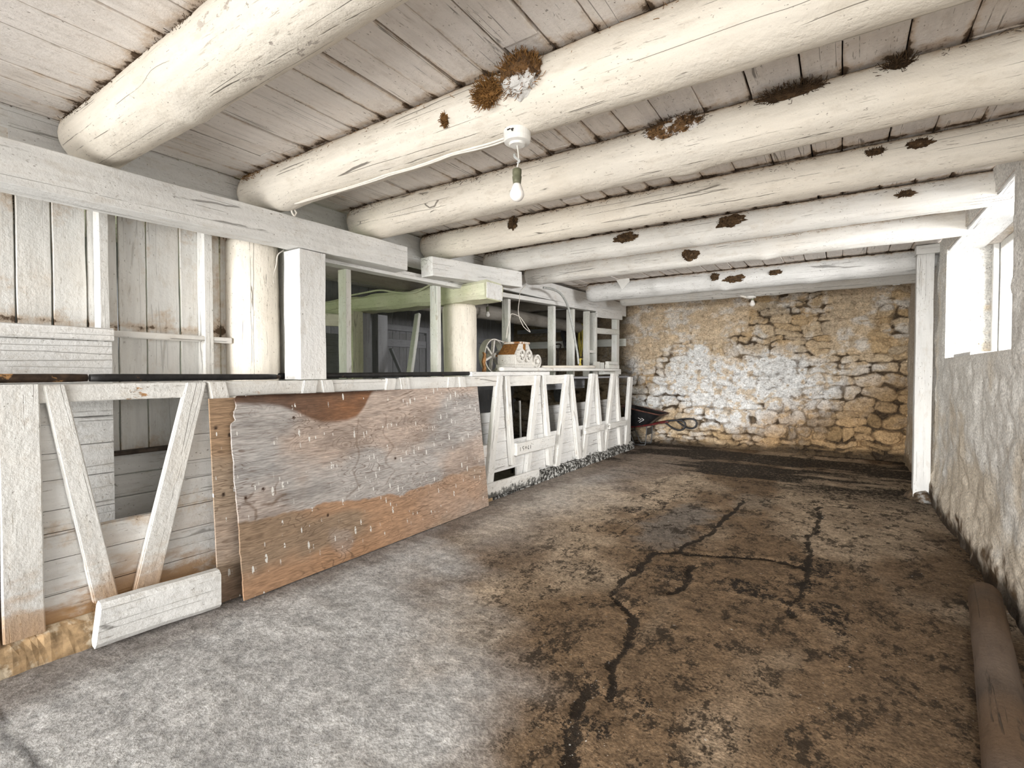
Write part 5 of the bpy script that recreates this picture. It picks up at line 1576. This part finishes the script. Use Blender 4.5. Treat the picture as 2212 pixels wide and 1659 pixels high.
# ------------------------------------------------------------------ dim room to the left
XL = -6.35
a = Acc()
y = FRONT
k = 0
while y < BACK:
    wd = rr.uniform(0.14, 0.2); k += 1
    v, f, M = beam((XL, y + wd / 2, 0), (XL, y + wd / 2, 2.72), wd - 0.006, 0.03, up=(1, 0, 0), seed=k * 1.7, ch=0.004, step=0.4); a.add(v, f)
    y += wd
a.build('wall_far_left', 'wash_grey_z', kind='structure')
a = Acc()
a.add(*box(-6.4, -3.6, FRONT - 0.05, FRONT, 0, 2.72))
mesh('wall_left_end', *box(-6.4, -3.56, FRONT - 0.05, FRONT, 0, 2.72), 'wash_grey_y', kind='structure')
dr = tag(empty('door_1', (XL + 0.04, 6.2, 0.02), 'grey plank door with a diagonal brace in the dim left room', 'door'), kind='structure')
a = Acc()
for i in range(6):
    y0 = 5.72 + i * 0.158
    v, f, M = beam((XL + 0.04, y0 + 0.079, 0.05), (XL + 0.04, y0 + 0.079, 2.03), 0.152, 0.025, up=(1, 0, 0), seed=i, ch=0.004, step=0.4); a.add(v, f)
a.build('door_boards', 'wash_grey_z', dr)
for z in (1.86, 0.35): timber('ledger', (XL + 0.068, 5.74, z), (XL + 0.068, 6.65, z), 0.03, 0.13, 'wash_grey', dr, seed=z)
timber('brace', (XL + 0.068, 5.80, 1.76), (XL + 0.068, 6.55, 0.44), 0.03, 0.11, 'wash_grey', dr, up=(1, 0, 0))
for (A, B) in [((XL + 0.04, 5.66, 0.02), (XL + 0.04, 5.66, 2.16)), ((XL + 0.04, 6.72, 0.02), (XL + 0.04, 6.72, 2.16))]: timber('door_jamb', A, B, 0.09, 0.08, 'wash_grey', dr, up=(1, 0, 0))
timber('door_head', (XL + 0.04, 5.60, 2.12), (XL + 0.04, 6.78, 2.12), 0.08, 0.10, 'wash_grey', dr)
dr2 = tag(empty('door_2', (XL + 0.04, 8.6, 0.02), 'grey panelled door near the corner of the dim left room', 'door'), kind='structure')
mesh('door_leaf', *box(XL + 0.03, XL + 0.055, 8.15, 9.02, 0.02, 2.06), 'wash_grey_z', dr2)
for y in (8.15, 9.02): timber('stile', (XL + 0.07, y, 0.02), (XL + 0.07, y, 2.10), 0.10, 0.04, 'wash_grey', dr2, up=(1, 0, 0), seed=y)
for z in (2.02, 1.62, 1.05, 0.2): timber('cross_rail', (XL + 0.07, 8.15, z), (XL + 0.07, 9.02, z), 0.035, 0.11, 'wash_grey', dr2, seed=z)
GP = 'grey posts in the left room'
upright('grey_post', -5.06, -4.94, 4.085, 4.245, 0, 2.10, 'wash_grey', 'left of two grey posts under the green cross beam', 'post', GP, 3)
upright('grey_post', -5.06, -4.94, 4.365, 4.525, 0, 2.10, 'wash_grey', 'right of two grey posts under the green cross beam', 'post', GP, 4)
upright('green_post', -4.99, -4.89, 3.93, 4.085, 0, 2.10, 'wash_green_lit', 'green tinged post touching the left grey post', 'post', None, 5)
solo(timber('green_block', (-4.93, 3.30, 1.95), (-4.93, 3.935, 1.98), 0.08, 0.14, 'wash_green_lit', seed=6), 'short green board under the green cross beam', 'board')
solo(timber('thin_prop', (-4.18, 3.90, 0.0), (-4.62, 4.75, 2.12), 0.05, 0.08, 'wash_stud', up=(1, 0, 0), seed=8), 'thin slanting prop standing before the grey plank door', 'prop')
a = Acc()
for i in range(11):
    v, f, M = beam((-5.5, 3.25, 0.083 + i * 0.17), (-5.5, 4.30, 0.083 + i * 0.17), 0.03, 0.165, seed=i, ch=0.004, step=0.3); a.add(v, f)
a.build('plank_divider', 'wash_grey_y'); tag(bpy.data.objects['plank_divider'], 'grey horizontal plank divider in the dim left room', 'divider')
v, f, M = log((-4.15, 2.3, 2.43), (-4.15, 4.35, 2.43), 0.14, 0.14, seed=44, lump=0.05)
solo(mesh('room_log', v, f, 'wash_dark_log', frame=M, smooth=True), 'stained log resting on the green cross beam in the left room', 'log')
v, f, M = log((-4.62, 4.40, 2.30), (-4.62, 9.5, 2.30), 0.12, 0.11, seed=45, lump=0.05)
solo(mesh('room_log', v, f, 'wash_dark_log', frame=M, smooth=True), 'dusky log running above the bulb in the left room', 'log')
for k, y in enumerate((5.9, 7.5, 8.9)):
    v, f, M = log((-6.3, y, 2.53), (-3.62, y, 2.53), 0.10, 0.09, seed=50 + k, lump=0.05)
    solo(mesh('room_joist', v, f, 'wash_dark_log', frame=M, smooth=True), ['nearest dark joist in the left room, just behind the bulb', 'middle dark joist in the left room', 'dark joist in the left room close to the stone wall'][k], 'joist', 'dark joists in the left room')
solo(timber('tool_rail', (-5.9, 9.585, 1.965), (-3.62, 9.585, 1.965), 0.04, 0.15, 'wash_stud', seed=4), 'long pale board on the dark stone with tools hanging from it', 'rail')
solo(timber('upper_rail', (-6.2, 9.585, 2.28), (-4.7, 9.585, 2.28), 0.04, 0.09, 'wash_grey', seed=5), 'grey batten high on the dark stone in the left room', 'rail')
# shovel hanging by its handle
shv = empty('shovel', (-4.55, 9.53, 1.0), 'dark shovel with a D handle hanging on the stone wall in the left room', 'shovel')
SX = onY(*z4(1005, 900), 9.53).x
v, f = tube([(SX, 9.53, 1.02), (SX, 9.53, 1.86)], 0.018, 8); mesh('shaft', v, f, 'dark_wood', shv)
v, f = tube([(SX, 9.53, 1.85), (SX - 0.06, 9.53, 1.90), (SX - 0.06, 9.53, 1.97), (SX + 0.06, 9.53, 1.97), (SX + 0.06, 9.53, 1.90)], 0.016, 8, closed=True); mesh('grip', v, f, 'dark_wood', shv)
V = []
bl = [(-0.10, 1.04), (0.10, 1.04), (0.105, 0.86), (0.07, 0.76), (0, 0.72), (-0.07, 0.76), (-0.105, 0.86)]
v = [(SX + x, 9.53 - 0.02 * (1 - abs(x) / 0.11), z) for x, z in bl] + [(SX + x, 9.538 - 0.02 * (1 - abs(x) / 0.11), z) for x, z in bl]
mesh('blade', v, [tuple(range(7)), tuple(range(13, 6, -1))] + [(i, i + 7, (i + 1) % 7 + 7, (i + 1) % 7) for i in range(7)], 'steel_dark', shv)
def coil(name, px, py0, py1, wd, n, r, mat, label, seed):
    rc = random.Random(seed)
    a = Acc()
    top = onY(*z4(px, py0), 9.53); bot = onY(*z4(px, py1), 9.53)
    for i in range(n):
        w1 = wd * rc.uniform(0.5, 1.0)
        zb_ = bot.z + (top.z - bot.z) * rc.uniform(0, 0.35)
        c = top.x + rc.uniform(-0.02, 0.02)
        v, f = tube([(c, 9.53, top.z), (c + w1, 9.53 + rc.uniform(-.02, .02), (top.z + zb_) / 2), (c, 9.53, zb_), (c - w1, 9.53 + rc.uniform(-.02, .02), (top.z + zb_) / 2)], r, 6, closed=True)
        a.add(v, f)
    return tag(a.build(name, mat, smooth=True), label, 'coil')
coil('cable_coil', 1120, 700, 1080, 0.09, 8, 0.012, 'cable_dark', 'black cable coil hanging on the stone wall in the left room', 3)
coil('rope_coil', 1350, 690, 1200, 0.06, 6, 0.013, 'rope_yellow', 'yellowish rope coil hanging on the stone wall in the left room', 4)
coil('hose_coil', 1255, 740, 1150, 0.04, 4, 0.013, 'dark_wood', 'dark brown strap coil between the black cable and the yellowish rope', 5)
